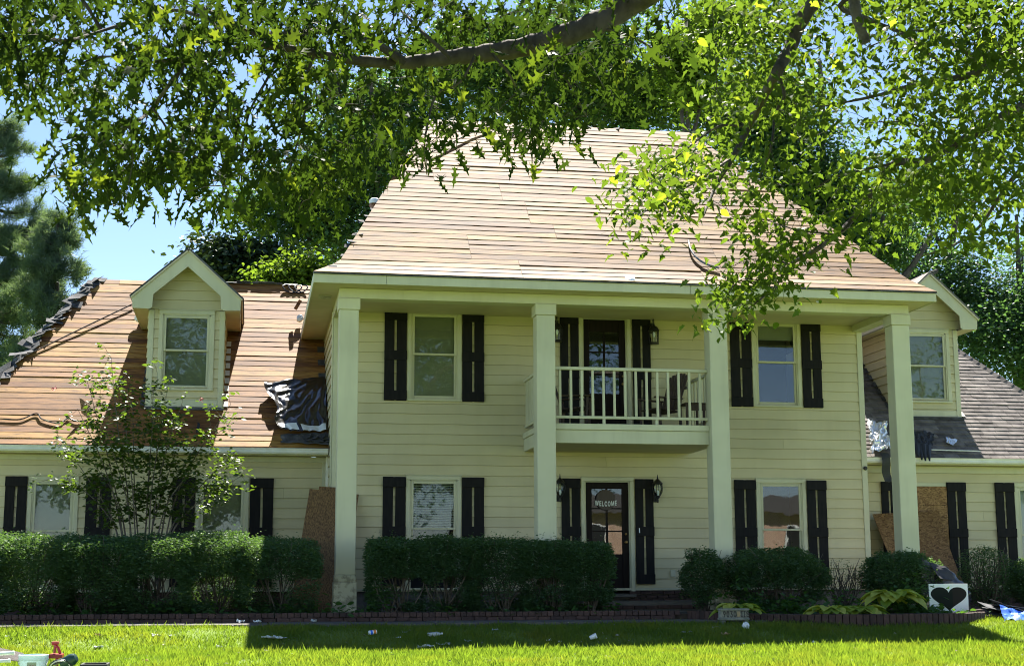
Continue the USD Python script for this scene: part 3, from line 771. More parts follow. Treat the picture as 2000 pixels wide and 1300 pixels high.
# ---- dormers
def dormer(cx, yf, roofz, zoff=0., felt=SHINGLE_D, side='right'):
    """roofz(y): height of the roof slope it stands on."""
    d = xf('dormer', house); hw = .705; f = yf - .35
    z = lambda a: a + zoff
    rake = [(-1.0, z(5.88)), (0, z(6.79)), (1.0, z(5.88)), (.985, z(5.655)), (.68, z(5.645)), (.63, z(5.68)), (.615, z(5.925)), (0, z(6.47)), (-.615, z(5.925)), (-.63, z(5.68)), (-.68, z(5.645)), (-.985, z(5.655))]
    put('rake_board', prism([(cx + a, b) for a, b in rake], f, f + .03), TRIM, d)
    zb = roofz(yf)
    inner = sg.Polygon([(cx - hw + .1, zb), (cx + hw - .1, zb), (cx + hw - .1, z(5.70)), (cx + .955, z(5.70)), (cx + .955, z(5.88)), (cx + .02, z(6.735)), (cx - .02, z(6.735)), (cx - .955, z(5.88)), (cx - .955, z(5.70)), (cx - hw + .1, z(5.70))])
    siding(d, inner, front(yf), [(cx - .44, z(4.24), cx + .44, z(5.61))], zref=z(5.70), expo=.185)
    for s in (-1, 1):
        put('corner_board', cbox(cx + s * hw - .1 * (s > 0), cx + s * hw + .1 * (s < 0), yf - .03, yf, zb - .02, z(5.69)), TRIM, d)
    put('apron_board', cbox(cx - hw + .102, cx + hw - .102, yf - .026, yf, zb + .01, zb + .14), TRIM, d)
    put('sheathing', join(box(cx - hw + .02, cx - .44, yf + .02, yf + .04, zb - .1, z(5.9)), box(cx + .44, cx + hw - .02, yf + .02, yf + .04, zb - .1, z(5.9)), box(cx - .44, cx + .44, yf + .02, yf + .04, zb - .1, z(4.24))), DARK, d)
    window(d, cx - .515, cx + .515, z(4.165), z(5.685), yf, z(4.93), 'shade')
    ybk = lambda zz: yf + (zz - zb) / .84
    for s in (-1, 1):     # side walls run back into the slope; boxed eaves; roof slopes
        X = cx + s * hw
        poly = [(yf + .0, zb - .05), (ybk(z(5.65)), z(5.65)), (yf, z(5.65))]
        siding(d, poly, (lambda u, o, zz, X=X, s=s: np.stack([X + s * o, u, zz], -1)), zref=z(5.70), flip=(s < 0))
        put('side_sheathing', (np.array([(X - s * .03, yf, zb - .1), (X - s * .03, ybk(z(5.7)), z(5.7)), (X - s * .03, yf, z(5.7))]), np.array([(0, 1, 2)])), DARK, d)
        put('eave_soffit', box(X, cx + s * .985, f + .03, ybk(z(5.66)) - .05, z(5.66), z(5.675)), SOFFIT, d)
        put('eave_fascia', box(cx + s * .965, cx + s * .985, f + .031, ybk(z(5.7)) - .05, z(5.655), z(5.87)), TRIM, d)
        a, b = np.array([cx, 0, z(6.80)]), np.array([cx + s * 1.03, 0, z(5.865)])
        n = np.cross(b - a, [0, 1, 0]); n *= np.sign(n[2]) / np.linalg.norm(n)
        V = np.array([q + [0, y, 0] + n * h for h in (0, .028) for q, y in ((a, f - .03), (b, f - .03), (b, ybk(z(5.87)) + .1), (a, ybk(z(6.8)) + .1))])
        Fc = np.array([(0, 2, 1), (0, 3, 2), (4, 5, 6), (4, 6, 7), (0, 1, 5), (0, 5, 4), (1, 2, 6), (1, 6, 5), (2, 3, 7), (2, 7, 6), (3, 0, 4), (3, 4, 7)])
        put('roof_slope', (V, Fc), felt, d)
        V2 = V - n * .032; V2[:4] -= n * -.010
        put('rake_soffit', (V - n * .031, Fc), SOFFIT, d)
        for k in range(9):
            t = (k + .3) / 9; yy = yf + t * (ybk(z(5.4)) - yf)
            put('step_flashing', shift(rot(cbox(-.05, .05, -.09, .09, -.004, .004, .002), .7, (1, 0, 0)), (X + s * .05, yy, zb + (yy - yf) * .86 + .03)), GUTTER if s > 0 else SHINGLE_D, d)
    put('base_flashing', cbox(cx - hw - .02, cx + hw + .02, yf - .10, yf - .04, zb - .055, zb - .0, .004), SHINGLE_D, d)


dormer(-1.256, 1.58, lambda y: 3.05 + (y - .65) * .8615)
dormer(13.62, 1.55, lambda y: 2.99 + (y - .45) * .8274, zoff=.03, felt=SHINGLE)

# ---- balcony
bal = xf('balcony', house)
put('rim_board', cbox(5.10, 7.855, -1.85, -1.82, 2.955, 3.183), TRIM, bal)
put('rim_cap', cbox(5.10, 7.855, -1.872, -1.80, 3.186, 3.29), TRIM, bal)
for x in (4.905, 8.02):
    put('rim_board', cbox(x, x + .03, -1.678, -.03, 2.955, 3.183), TRIM, bal)
    put('rim_cap', cbox(x - .02, x + .05, -1.678, -.03, 3.186, 3.29), TRIM, bal)
for k in range(13):
    put('deck_board', cbox(4.95, 8.01, -1.795 + k * .136, -1.795 + k * .136 + .13, 3.225, 3.25, .003), TRIM_WORN, bal)
put('soffit', box(4.936, 8.019, -1.819, -.03, 2.958, 2.97), SOFFIT, bal)
put('top_rail', cbox(5.098, 7.857, -1.83, -1.75, 4.225, 4.28), TRIM, bal)
put('bottom_rail', cbox(5.098, 7.857, -1.815, -1.765, 3.382, 3.43), TRIM, bal)
for k in range(14):
    x = 5.098 + (k + .62) * (7.857 - 5.098) / 14.3
    put('baluster', cbox(x - .021, x + .021, -1.811, -1.769, 3.43, 4.225, .004), TRIM, bal)
for x in (5.99, 6.93):
    put('support_block', cbox(x - .024, x + .024, -1.813, -1.767, 3.29, 3.382), TRIM, bal)
for X in (4.94, 8.01):
    put('top_rail', cbox(X - .035, X + .035, -1.675, -.04, 4.226, 4.281), TRIM, bal)
    put('bottom_rail', cbox(X - .024, X + .024, -1.675, -.04, 3.383, 3.431), TRIM, bal)
    for k in range(8):
        y = -1.58 + k * .2
        put('baluster', cbox(X - .02, X + .02, y - .02, y + .02, 3.431, 4.226, .004), TRIM, bal)
# ---- downspout and the small round camera on the right corner board
put('downspout', join(cbox(1.36, 1.42, .82, .90, .2, 2.9, .01)), GUTTER, house)
put('round_camera', rot(lathe([(0, -.0), (.035, 0), (.04, .02), (.03, .05), (0, .055)], 14), math.pi / 2, (1, 0, 0))[0:2] if False else shift(rot(lathe([(0, 0), (.035, 0), (.04, .02), (.03, .05), (0, .055)], 14), math.pi / 2, (1, 0, 0)), (11.50, -.032, 2.72)), METAL_BLACK, house)

# ------------------------------------------------------------------ foliage helpers
def rand_rot(n, tilt, r, down=0.):
    """n frames: leaf axis (tip direction), width axis, normal. tilt: spread of the normal about up; down: how far tips droop."""
    az = r.random(n) * 2 * math.pi
    tip = np.stack([np.cos(az), np.sin(az), -down + (r.random(n) - .5) * tilt], 1)
    tip /= np.linalg.norm(tip, axis=1, keepdims=True)
    up = np.stack([r.normal(0, tilt, n), r.normal(0, tilt, n), np.ones(n)], 1)
    w = np.cross(up, tip); w /= np.linalg.norm(w, axis=1, keepdims=True) + 1e-9
    nn = np.cross(tip, w)
    return tip, w, nn


def leaf_batch(pos, size, tmpl, frames):
    """tmpl: (vertices (k, 3) along-tip / across / normal, faces). Returns one joined mesh."""
    tv, tf = tmpl; tip, w, nn = frames; n, k = len(pos), len(tv)
    size = np.broadcast_to(np.asarray(size, float), (n,))
    V = pos[:, None] + size[:, None, None] * (tv[None, :, 0, None] * tip[:, None] + tv[None, :, 1, None] * w[:, None] + tv[None, :, 2, None] * nn[:, None])
    Fc = (tf[None] + (np.arange(n) * k)[:, None, None]).reshape(-1, 3)
    return V.reshape(-1, 3), Fc


def flat_leaf(outline, fold=.12, curl=.15):
    """A leaf blade with a midrib fold and a drooping tip from its half outline (along, across)."""
    o = np.array(outline, float); k = len(o)
    mid = np.stack([o[:, 0], np.zeros(k), -curl * o[:, 0] ** 2], 1)
    rt = np.stack([o[:, 0], o[:, 1], fold * o[:, 1] - curl * o[:, 0] ** 2], 1); lf = rt * [1, -1, 1]
    V = np.vstack([mid, rt, lf]); Fc = []
    for i in range(k - 1):
        Fc += [(i, i + 1, k + i + 1), (i, k + i + 1, k + i), (i, 2 * k + i + 1, i + 1), (i, 2 * k + i, 2 * k + i + 1)]
    Fc = np.array(Fc)
    a = np.linalg.norm(np.cross(V[Fc[:, 1]] - V[Fc[:, 0]], V[Fc[:, 2]] - V[Fc[:, 0]]), axis=1)
    return V, Fc[a > 1e-7]


def oak_leaf(curl=-.16, fold=.10, wide=1.0):
    """Deeply lobed, bristle-tipped: an outline in the plane, triangulated, with a slight curl."""
    half = [(0, .012), (.10, .02), (.17, .05), (.20, .17), (.14, .27), (.26, .23), (.31, .135), (.37, .115), (.45, .16), (.44, .36), (.52, .28), (.58, .22), (.57, .13), (.63, .105), (.71, .13), (.76, .27), (.80, .15), (.82, .06), (.90, .05), (1.0, .0)]
    p = sg.Polygon([(x, y) for x, y in half] + [(x, -y) for x, y in half[::-1][1:]])
    v, f = trimesh.creation.triangulate_polygon(p, engine='earcut')
    v = np.c_[v[:, 0], v[:, 1] * wide, curl * v[:, 0] ** 2 + fold * np.abs(v[:, 1])]
    return v, f


def leaf_mix(pos, size, tmpls, frames, r):
    """Leaves of several shapes, mixed."""
    k = r.integers(len(tmpls), size=len(pos))
    return join(*[leaf_batch(pos[k == i], np.asarray(size)[k == i], t, [a[k == i] for a in frames]) for i, t in enumerate(tmpls) if (k == i).any()])


OAKS = [oak_leaf(), oak_leaf(-.5, .3, .8), oak_leaf(.25, .45, .9), oak_leaf(-.7, .1, .62), oak_leaf(-.1, .7, 1.0)]
OVAL = flat_leaf([(0, .01), (.18, .20), (.45, .28), (.75, .18), (1, 0)])
SMALL = (np.array([(0, 0, 0), (.5, .24, .05), (1, 0, -.1), (.5, -.24, .05)]), np.array([(0, 1, 2), (0, 2, 3)]))
_G = [(0, .02), (.05, .12), (.06, .28), (.28, .22), (.38, .40), (.55, .22), (.75, .14), (1.0, 0)]
GUMS = [flat_leaf(_G, .1, .15), flat_leaf(_G, .5, .4), flat_leaf([(a, b * .7) for a, b in _G], .3, .6), OVAL]
NEEDLE = (np.array([(0, .05, 0), (0, -.05, 0), (1, 0, 0)]), np.array([(0, 1, 2)]))
HOSTA = flat_leaf([(0, .03), (.12, .22), (.3, .36), (.5, .38), (.72, .28), (.9, .12), (1, 0)], fold=.28, curl=.35)

L_OAK = leaf_mat('oak_leaf', [(0, (.013, .026, .006)), (.45, (.030, .054, .010)), (.78, (.068, .105, .016)), (1, (.14, .18, .026))], trans=.46, gloss=.012, tcol=2.6)
L_GUM = leaf_mat('maple_leaf', [(0, (.034, .060, .012)), (.45, (.080, .125, .018)), (.8, (.15, .195, .027)), (1, (.23, .26, .04))], trans=.5, gloss=.015, tcol=2.7)
L_BOX = leaf_mat('box_leaf', [(0, (.062, .125, .055)), (.6, (.11, .195, .08)), (1, (.21, .28, .11))], trans=.36, gloss=.025, tcol=1.6)
L_MYR = leaf_mat('myrtle_leaf', [(0, (.045, .08, .018)), (.5, (.09, .135, .024)), (.8, (.15, .19, .03)), (1, (.27, .28, .05))], trans=.44, gloss=.03, tcol=2.2)
L_BG = leaf_mat('far_leaf', [(0, (.036, .080, .044)), (.5, (.072, .135, .062)), (.8, (.13, .20, .078)), (1, (.24, .29, .115))], trans=.50, gloss=.03, tcol=2.0, rough=.4)
L_BG2 = leaf_mat('far_bright_leaf', [(0, (.07, .12, .022)), (.5, (.12, .19, .03)), (1, (.22, .28, .05))], trans=.48, gloss=0.018, tcol=2.2)
L_DARK = leaf_mat('magnolia_leaf', [(0, (.03, .055, .028)), (.6, (.05, .085, .04)), (.8, (.08, .07, .045)), (1, (.12, .09, .06))], trans=.2, gloss=.05, tcol=1.3, rough=.35)
L_PINE = leaf_mat('pine_needle', [(0, (.08, .13, .105)), (.5, (.14, .20, .155)), (1, (.26, .31, .21))], trans=.38, gloss=.02, tcol=1.6)
L_HOSTA = leaf_mat('hosta_leaf', [(0, (.12, .20, .03)), (.5, (.20, .28, .045)), (1, (.34, .38, .08))], trans=.3, gloss=0.024, tcol=1.5)
L_IVY = leaf_mat('ground_cover_leaf', [(0, (.05, .12, .03)), (.6, (.085, .18, .045)), (1, (.14, .23, .06))], trans=.35, gloss=.02, tcol=1.6)
L_GRASS = leaf_mat('grass_blade', [(0, (.105, .155, .030)), (.5, (.18, .23, .046)), (.85, (.26, .29, .068)), (1, (.37, .34, .15))], trans=.46, gloss=.01, tcol=2.1, patch=True)
TWIG = mat('bare_twig', (.055, .045, .035), (.10, .082, .062), scale=8, rough=.9)


def limb(parent, pts, r0, r1, mat_=None, name='branch', k=5, n=8, wob=.0, seed=0):
    c = smooth_line(pts, k)
    if wob:
        c = c + (meshkit.noise(np.stack([c[:, 0] * 1.3, c[:, 1] * 1.3, c[:, 2] * 1.3 + seed], -1))[:, None] - .5) * wob
    rr = np.linspace(r0, r1, len(c)) * (1 + .10 * np.sin(np.arange(len(c)) * 1.9 + seed))
    put(name, tube(c, rr, n), mat_ or BARK, parent, smooth=50)
    return c


def twigs_to(parent, curves, centers, mat_=None, r=.005, sag=.06, name='twigs', most=1500):
    """Thin twigs: each leaf cluster hangs from the nearest branch or from a cluster nearer to the branches, as one part."""
    from scipy.spatial import cKDTree
    P = np.vstack(curves); d0, _ = cKDTree(P).query(centers); order = np.argsort(d0)[:most]
    nodes = np.vstack([P, centers[order]]); n0 = len(P); ms = []
    for k, i in enumerate(order):
        c = centers[i]; have = nodes[:n0 + k]
        d = np.linalg.norm(have - c, axis=1) + np.where(np.arange(n0 + k) < n0, 0, .08); j = int(np.argmin(d)); a = have[j]; dd = d[j]
        m_ = (a + c) / 2 + [0, 0, sag * min(1, dd)] + (rng.random(3) - .5) * .12 * dd
        ms.append(tube(smooth_line([a, m_, c], 2), np.linspace(r * (1 + .5 * min(dd, 1)), r * .6, 5), 4, cap=False))
    put(name, join(*ms), mat_ or BARK, parent, kind='stuff')


def crown_points(blobs, n_clumps, per, r, spread=.4, shell=.55):
    """Leaf positions: clumps in ellipsoids (centre, radii), denser towards their outside."""
    vol = np.array([b[3] * b[4] * b[5] for b in blobs]); vol /= vol.sum(); out = []; cc = []
    for b, q in zip(blobs, vol):
        m = max(3, int(n_clumps * q))
        d = r.normal(size=(m, 3)); d /= np.linalg.norm(d, axis=1, keepdims=True)
        rad = shell + (1 - shell) * r.random(m) ** .7
        rad = np.where(r.random(m) < .25, r.random(m) ** .5 * .8, rad) * (.88 + .24 * r.random(m))
        c = np.array(b[:3]) + d * rad[:, None] * np.array(b[3:])
        cc.append(c)
        s = spread * (.6 + .8 * r.random(m))
        out.append((c[:, None] + r.normal(size=(m, per, 3)) * s[:, None, None] * [1, 1, .55]).reshape(-1, 3))
    return np.vstack(out), np.vstack(cc)


def far_tree(name, label, cat, base, top, blobs, n_clumps, per, size, lm, tr=.22, spread=.4, tmpl=None, seed=1, group=None, bark=None, extra=()):
    r = np.random.default_rng(seed)
    t = xf(name, label=label, cat=cat, group=group)
    base = np.array(base, float); top = np.array(top, float)
    trunk = limb(t, [base, base * .6 + top * .4 + [.15, 0, 0], top], tr, tr * .25, bark or BARK, 'trunk', 8, 9, .25, seed)
    P, C = crown_points(blobs, n_clumps, per, r, spread)
    for k, b in enumerate(blobs[:7]):
        c = np.array(b[:3]); zc = min(max(c[2] - b[5] * .6, base[2] + .35 * (top[2] - base[2])), top[2] * .95)
        u = (zc - base[2]) / (top[2] - base[2]); a = base + (top - base) * max(.25, u - .12)
        limb(t, [a, (a + c) / 2 + [0, 0, -.2], c], tr * .4, tr * .1, bark or BARK, 'branch', 5, 6, .3, seed + k)
    for a, b, c, q in extra:
        limb(t, [a, b, c], q, q * .4, bark or BARK, 'branch', 5, 7, .2, seed)
    put('crown', leaf_batch(P, size * (.7 + .6 * r.random(len(P))), tmpl or SMALL, rand_rot(len(P), .8, r, .25)), lm, t, kind='stuff')
    return t


def blob(px, py, Y, rx, ry, d=None):
    """An ellipsoid whose centre stands at depth Y; radii given as they look in the photograph."""
    c = at(px, py, Y); s = (Y - CAM[1]) / F
    return (*c, rx * s, (d or (rx + ry) / 2) * s, ry * s)


# ------------------------------------------------------------------ background trees
# pines on the left
def pine(label, px, ytop, ybot, Y, half, n, seed, lean=0):
    r = np.random.default_rng(seed)
    t = xf('pine_tree', label=label, cat='pine tree', group=None)
    a, b = at(px, 1120, Y), at(px + lean, ytop, Y); a[2] = -.3
    limb(t, [a, (a + b) / 2, b], .28, .05, BARK, 'trunk', 8, 8, .2, seed)
    s = (Y - CAM[1]) / F; P, D = [], []
    for k in range(n):
        u = (k + r.random()) / n
        z = at(px, ytop + (ybot - ytop) * u ** .9, Y)[2]
        L = half * s * (.25 + .75 * min(1, u * 1.6)) * (.65 + .5 * r.random())
        az = r.random() * 2 * math.pi
        o = a + (b - a) * ((z - a[2]) / (b[2] - a[2]))
        e = o + [L * math.cos(az), L * math.sin(az), .10 * L + r.uniform(-.2, .3)]
        c = smooth_line([o, (o + e) / 2 + [0, 0, -.12 * L], e], 4)
        put('branch', tube(c, np.linspace(.06, .015, len(c)), 5), BARK, t)
        m = int(9 + 6 * L)
        for q in range(m):
            w = (.35 + .65 * (q + r.random()) / m)
            cc = c[0] * 0 + np.array([np.interp(w, np.linspace(0, 1, len(c)), c[:, i]) for i in range(3)]) + r.normal(0, .22, 3) * [1, 1, .6] * (1.3 - .5 * w)
            j = 100
            d = r.normal(size=(j, 3)) + np.array([math.cos(az), math.sin(az), .7]) * .9
            d /= np.linalg.norm(d, axis=1, keepdims=True)
            P.append(cc + r.normal(0, .075, (j, 3))); D.append(d)
    P, D = np.vstack(P), np.vstack(D)
    w = np.cross(D, r.normal(size=D.shape)); w /= np.linalg.norm(w, axis=1, keepdims=True)
    put('needles', leaf_batch(P, .19 * (.7 + .6 * r.random(len(P))), NEEDLE, (D, w, np.cross(D, w))), L_PINE, t, kind='stuff')


pine('tall blue-green pine at the left edge of the picture, behind the left wing', -15, 240, 760, 15., 155, 74, 21)
pine('shorter pine just left of the left wing ridge, with a drooping tip against the sky', 92, 430, 800, 12., 95, 48, 22, lean=20)
far_tree('magnolia_tree', 'dark round magnolia tree seen over the left wing ridge right of the dormer', 'tree', at(470, 1120, 13) * [1, 1, 0], at(470, 500, 13),
         [blob(440, 500, 13, 46, 36), blob(510, 520, 13, 55, 40), blob(480, 540, 13, 80, 30)], 150, 80, .17, L_DARK, .2, .33, OVAL, 31)
far_tree('leafy_tree', 'bright green low tree just behind the left wing ridge beside the main roof', 'tree', at(565, 1120, 10) * [1, 1, 0], at(565, 540, 10),
         [blob(560, 550, 10, 50, 28), blob(600, 530, 10, 30, 24)], 70, 95, .13, L_BG2, .12, .3, OVAL, 32)
far_tree('shade_tree', 'tall dense tree behind the left hip of the main roof', 'tree', at(738, 1120, 14) * [1, 1, 0], at(730, 160, 14),
         [blob(640, 430, 14, 110, 90), blob(560, 400, 14, 95, 85), blob(700, 330, 14, 110, 90), blob(680, 230, 15, 80, 70), blob(800, 210, 15, 110, 90)], 360, 120, .12, L_BG, .30, .42, OVAL, 33,
         extra=[(at(738, 480, 13.8), at(736, 400, 13.8), at(742, 330, 13.8), .16)])
far_tree('shade_tree', 'broad dark tree rising behind the ridge of the main roof', 'tree', at(1130, 1120, 16) * [1, 1, 0], at(1120, 0, 16),
         [blob(1010, 130, 16, 130, 110), blob(1180, 180, 16, 140, 90), blob(1130, 70, 17, 140, 60), blob(1290, 190, 16, 100, 75), blob(900, 110, 17, 110, 70)], 430, 110, .135, L_BG, .32, .42, OVAL, 34)
far_tree('leafy_tree', 'paler sunlit tree over the right end of the main ridge', 'tree', at(1345, 1120, 13) * [1, 1, 0], at(1345, 120, 13),
         [blob(1345, 160, 13, 60, 60), blob(1320, 110, 13, 60, 50), blob(1400, 60, 14, 80, 60)], 170, 95, .13, L_BG2, .2, .36, OVAL, 35)
far_tree('shade_tree', 'dense dark tree behind the right hip of the main roof', 'tree', at(1620, 1120, 15) * [1, 1, 0], at(1600, 120, 15),
         [blob(1560, 330, 15, 120, 110), blob(1680, 470, 14, 100, 90), blob(1500, 200, 16, 110, 90), blob(1640, 400, 15, 90, 80), blob(1420, 250, 16, 80, 70)], 440, 120, .12, L_BG, .28, .42, OVAL, 36)
far_tree('shade_tree', 'leaning dark-trunked tree behind the right dormer', 'tree', at(1740, 1120, 17) * [1, 1, 0], at(1880, 330, 17),
         [blob(1760, 480, 17, 90, 60), blob(1850, 560, 15, 100, 80), blob(1800, 390, 18, 110, 60)], 200, 110, .12, L_BG, .26, .48, OVAL, 37,
         extra=[(at(1745, 560, 13), at(1775, 530, 13), at(1830, 440, 13), .15), (at(1750, 570, 13), at(1795, 545, 13), at(1830, 530, 13), .15), (at(1700, 520, 13), at(1722, 450, 13), at(1725, 380, 13), .10)])
far_tree('shade_tree', 'bushy blue-green tree at the right edge above the shingled wing roof', 'tree', at(1990, 1120, 14) * [1, 1, 0], at(1985, 420, 14),
         [blob(1940, 620, 14, 90, 80), blob(2010, 700, 13, 80, 80), blob(1900, 680, 13, 60, 80), blob(2040, 590, 14, 90, 90), blob(2000, 480, 15, 50, 30)], 230, 110, .12, L_BG, .22, .5, OVAL, 38)

# ------------------------------------------------------------------ overhanging oak, nearer than the house
r_ = np.random.default_rng(101)
oak = xf('oak_tree', label='overhanging oak with lobed dark leaves and a thick limb across the top left', cat='tree')
OY = -17.2
B = []
tw = lambda pts, dy=0.: [at(x, y, OY + dy + (d[0] if (d := rest) else 0)) for x, y, *rest in pts]
trunk_o = np.array([6.6, -19.6, -.5])
limb(oak, [trunk_o, trunk_o + [-.1, .1, 2.2], trunk_o + [-.2, .3, 4.6]], .34, .24, BARK, 'trunk', 8, 12, .1)
main = [trunk_o + [-.2, .3, 4.3], at(1480, -110, OY - .8), at(1250, 0, OY), at(1150, 52, OY), at(1040, 88, OY + .1), at(960, 102, OY + .2), at(880, 112, OY + .2), at(790, 124, OY + .1), at(700, 120, OY), at(600, 104, OY)]
B.append(limb(oak, main, .105, .026, BARK, 'branch', 6, 10, .03))
for pts, r0, r1 in (
        ([(790, 124), (720, 80), (650, 60), (560, 70), (493, 66), (448, 44), (395, 18)], .030, .014),
        ([(600, 104), (500, 92), (420, 108), (378, 108), (343, 150), (301, 210), (266, 238), (224, 252)], .028, .006),
        ([(448, 44), (399, 35), (330, 20), (200, 60), (120, 80), (40, 60)], .016, .006),
        ([(378, 108), (300, 120), (200, 110), (110, 150)], .012, .005),
        ([(640, 118), (655, 160), (672, 200), (710, 235)], .012, .005),
        ([(610, 106), (595, 154), (590, 238), (574, 297), (560, 360)], .012, .004),
        ([(301, 210), (330, 260), (340, 330), (350, 380)], .008, .003),
        ([(266, 238), (200, 280), (130, 310)], .008, .003),
        ([(880, 112), (820, 60), (780, 20)], .016, .007),
        ([(930, 106), (900, 160), (850, 190), (830, 280), (835, 340)], .011, .004),
        ([(960, 102), (1000, 150), (1020, 200), (1000, 270)], .011, .004),
        ([(1040, 88), (1090, 130), (1130, 190), (1150, 225)], .011, .004),
        ([(1150, 52), (1230, 70), (1290, 110), (1300, 160)], .012, .004),
        ([(560, 70), (520, 150), (480, 230), (470, 330), (475, 410)], .012, .004),
        ([(400, 110), (400, 200), (390, 280), (385, 350)], .010, .004),
        ([(200, 60), (160, 0), (100, -60)], .014, .012)):
    B.append(limb(oak, tw([(x, y, r_.uniform(-.5, .5) if i > 1 else 0) for i, (x, y) in enumerate(pts)]), r0, r1, BARK, 'branch', 5, 6, .05))
region = sg.Polygon([(-60, -60), (1290, -60), (1330, 60), (1300, 130), (1230, 190), (1190, 230), (1130, 215), (1085, 270), (985, 285), (930, 270), (900, 300), (850, 320), (830, 350), (760, 325), (700, 345), (640, 420), (560, 440), (470, 445),
                     (430, 400), (400, 330), (385, 390), (345, 405), (300, 370), (250, 425), (200, 360), (165, 400), (140, 395), (185, 330), (120, 320), (85, 330), (100, 295), (160, 260), (150, 205), (90, 190), (20, 195), (-60, 190)])
thin = [sg.Point(105, 40).buffer(42), sg.Point(205, 70).buffer(38), sg.Point(300, 190).buffer(34), sg.Point(445, 110).buffer(40), sg.Point(470, 165).buffer(40), sg.Point(330, 270).buffer(30), sg.Point(740, 50).buffer(40), sg.Point(1105, 25).buffer(30), sg.Point(850, 20).buffer(24), sg.Point(600, 30).buffer(26), sg.Point(230, 10).buffer(24), sg.Point(290, 240).buffer(20), sg.Point(330, 230).buffer(16), sg.Point(60, 110).buffer(16)]
from shapely.prepared import prep
LIMB = sg.LineString([(1290, -20), (1250, 0), (1150, 52), (1040, 88), (960, 102), (880, 112), (790, 124), (700, 120), (600, 104)])
LIMB2 = sg.LineString([(1595, 0), (1545, 90), (1518, 140), (1490, 190), (1460, 250), (1430, 310), (1400, 360)])
rp = prep(region); C = []
while len(C) < 450:
    x, y = r_.uniform(-60, 1330), r_.uniform(-60, 445)
    q = sg.Point(x, y)
    if not rp.contains(q) or any(h.contains(q) for h in thin) and r_.random() < .85:
        continue
    if x > 900 and y > 150 and r_.random() < .35:
        continue
    dz = r_.uniform(-1.3, 1.5)
    if LIMB.distance(q) < 34 and y < 150:
        dz = abs(dz) + .25
    C.append(at(x, y - 14, OY + dz))
C = np.array(C)
per = 11
P = (C[:, None] + r_.normal(size=(len(C), per, 3)) * [.13, .13, .085]).reshape(-1, 3)
WK = at(733, 405, OY) - CAM; WK /= np.linalg.norm(WK); d = P - CAM
P = P[np.linalg.norm(d - (d @ WK)[:, None] * WK, axis=1) > .17]     # a gap in the leaves: the roofer shows through it
fr = rand_rot(len(P), .6, r_, .8); sz = .132 * (.75 + .45 * r_.random(len(P)))
vis = np.argsort(np.linalg.norm(P - CAM, axis=1) / sz + 30 * (np.abs(((P - CAM) @ RIGHT) / ((P - CAM) @ FWD)) > .345))
near_ = vis[:300]; rest = vis[300:]
twigs_to(oak, B, C, r=.0028, sag=.05)
put('foliage', leaf_mix(P[rest], sz[rest], OAKS, [a[rest] for a in fr], r_), L_OAK, oak, kind='stuff')
L_OAK1 = L_OAK
oak_tones = [leaf_mat(f'oak_leaf_tone_{k}', [(0, c), (1, c)], trans=.45, gloss=.012, tcol=2.0) for k, c in enumerate([(.015, .029, .007), (.027, .049, .009), (.045, .072, .012), (.07, .10, .016)])]
for i in near_:
    put('leaf', leaf_batch(P[i:i + 1], sz[i:i + 1], OAKS[r_.integers(5)], [a[i:i + 1] for a in fr]), oak_tones[r_.integers(4)], oak)

# ------------------------------------------------------------------ right-hand tree with smaller yellow-green leaves
gum = xf('maple_tree', label='yellow-green backlit tree whose branches droop in from the upper right', cat='tree')
GY_ = -14.5
trunk_g = np.array([12.2, -14.0, -.5])
limb(gum, [trunk_g, trunk_g + [.1, 0, 2.5], trunk_g + [.0, .1, 6.], trunk_g + [-.3, .1, 8.5]], .30, .12, BARK, 'trunk', 8, 12, .12)
G = []
gq = lambda pts: [at(x, y, GY_ + (r_.uniform(-.5, .5) if i else 0)) for i, (x, y) in enumerate(pts)]
top_g = trunk_g + [-.1, .1, 6.8]
G.append(limb(gum, [top_g] + gq([(1780, -160), (1595, 0), (1545, 90), (1518, 140), (1490, 190), (1460, 250), (1430, 310), (1400, 360), (1375, 420)]), .085, .008, BARK, 'branch', 6, 8, .03))
for pts, r0, r1 in (
        ([(1518, 140), (1530, 190), (1512, 225), (1505, 290), (1480, 350)], .022, .006),
        ([(1900, -80), (1650, 0), (1700, 40), (1760, 65), (1820, 110), (1845, 135)], .03, .008),
        ([(2060, 95), (1960, 105), (1900, 145), (1790, 165), (1700, 190), (1600, 210)], .05, .006),
        ([(2060, 180), (2000, 205), (1920, 250), (1850, 290), (1800, 315), (1746, 319), (1704, 373), (1665, 427), (1635, 458), (1588, 492), (1542, 519), (1515, 558), (1481, 588), (1454, 608)], .055, .005),
        ([(2060, 290), (2000, 325), (1953, 384), (1911, 446), (1865, 477), (1800, 500)], .03, .005),
        ([(2060, 130), (1930, 125), (1870, 90), (1790, 60), (1700, 90)], .035, .006),
        ([(1746, 319), (1690, 330), (1620, 350), (1560, 400)], .016, .004),
        ([(1542, 519), (1480, 500), (1430, 520)], .008, .003), ([(1515, 558), (1450, 545), (1410, 590)], .007, .003),
        ([(1460, 250), (1400, 250), (1330, 300), (1270, 350)], .013, .004), ([(1430, 310), (1350, 360), (1280, 400), (1220, 440)], .012, .004),
        ([(1635, 458), (1560, 450), (1500, 430)], .01, .004), ([(1850, 290), (1780, 240), (1680, 240)], .014, .004)):
    G.append(limb(gum, gq(pts), r0, r1, BARK, 'branch', 5, 6, .04))
stub = [at(1660, -70, GY_ - .6), at(1668, 0, GY_ - .6), at(1674, 35, GY_ - .6), at(1683, 62, GY_ - .6), at(1692, 84, GY_ - .6)]
limb(gum, [top_g + [0, 0, .5]] + stub[:1] + stub, .06, .042, BARK2, 'broken_branch', 5, 9)
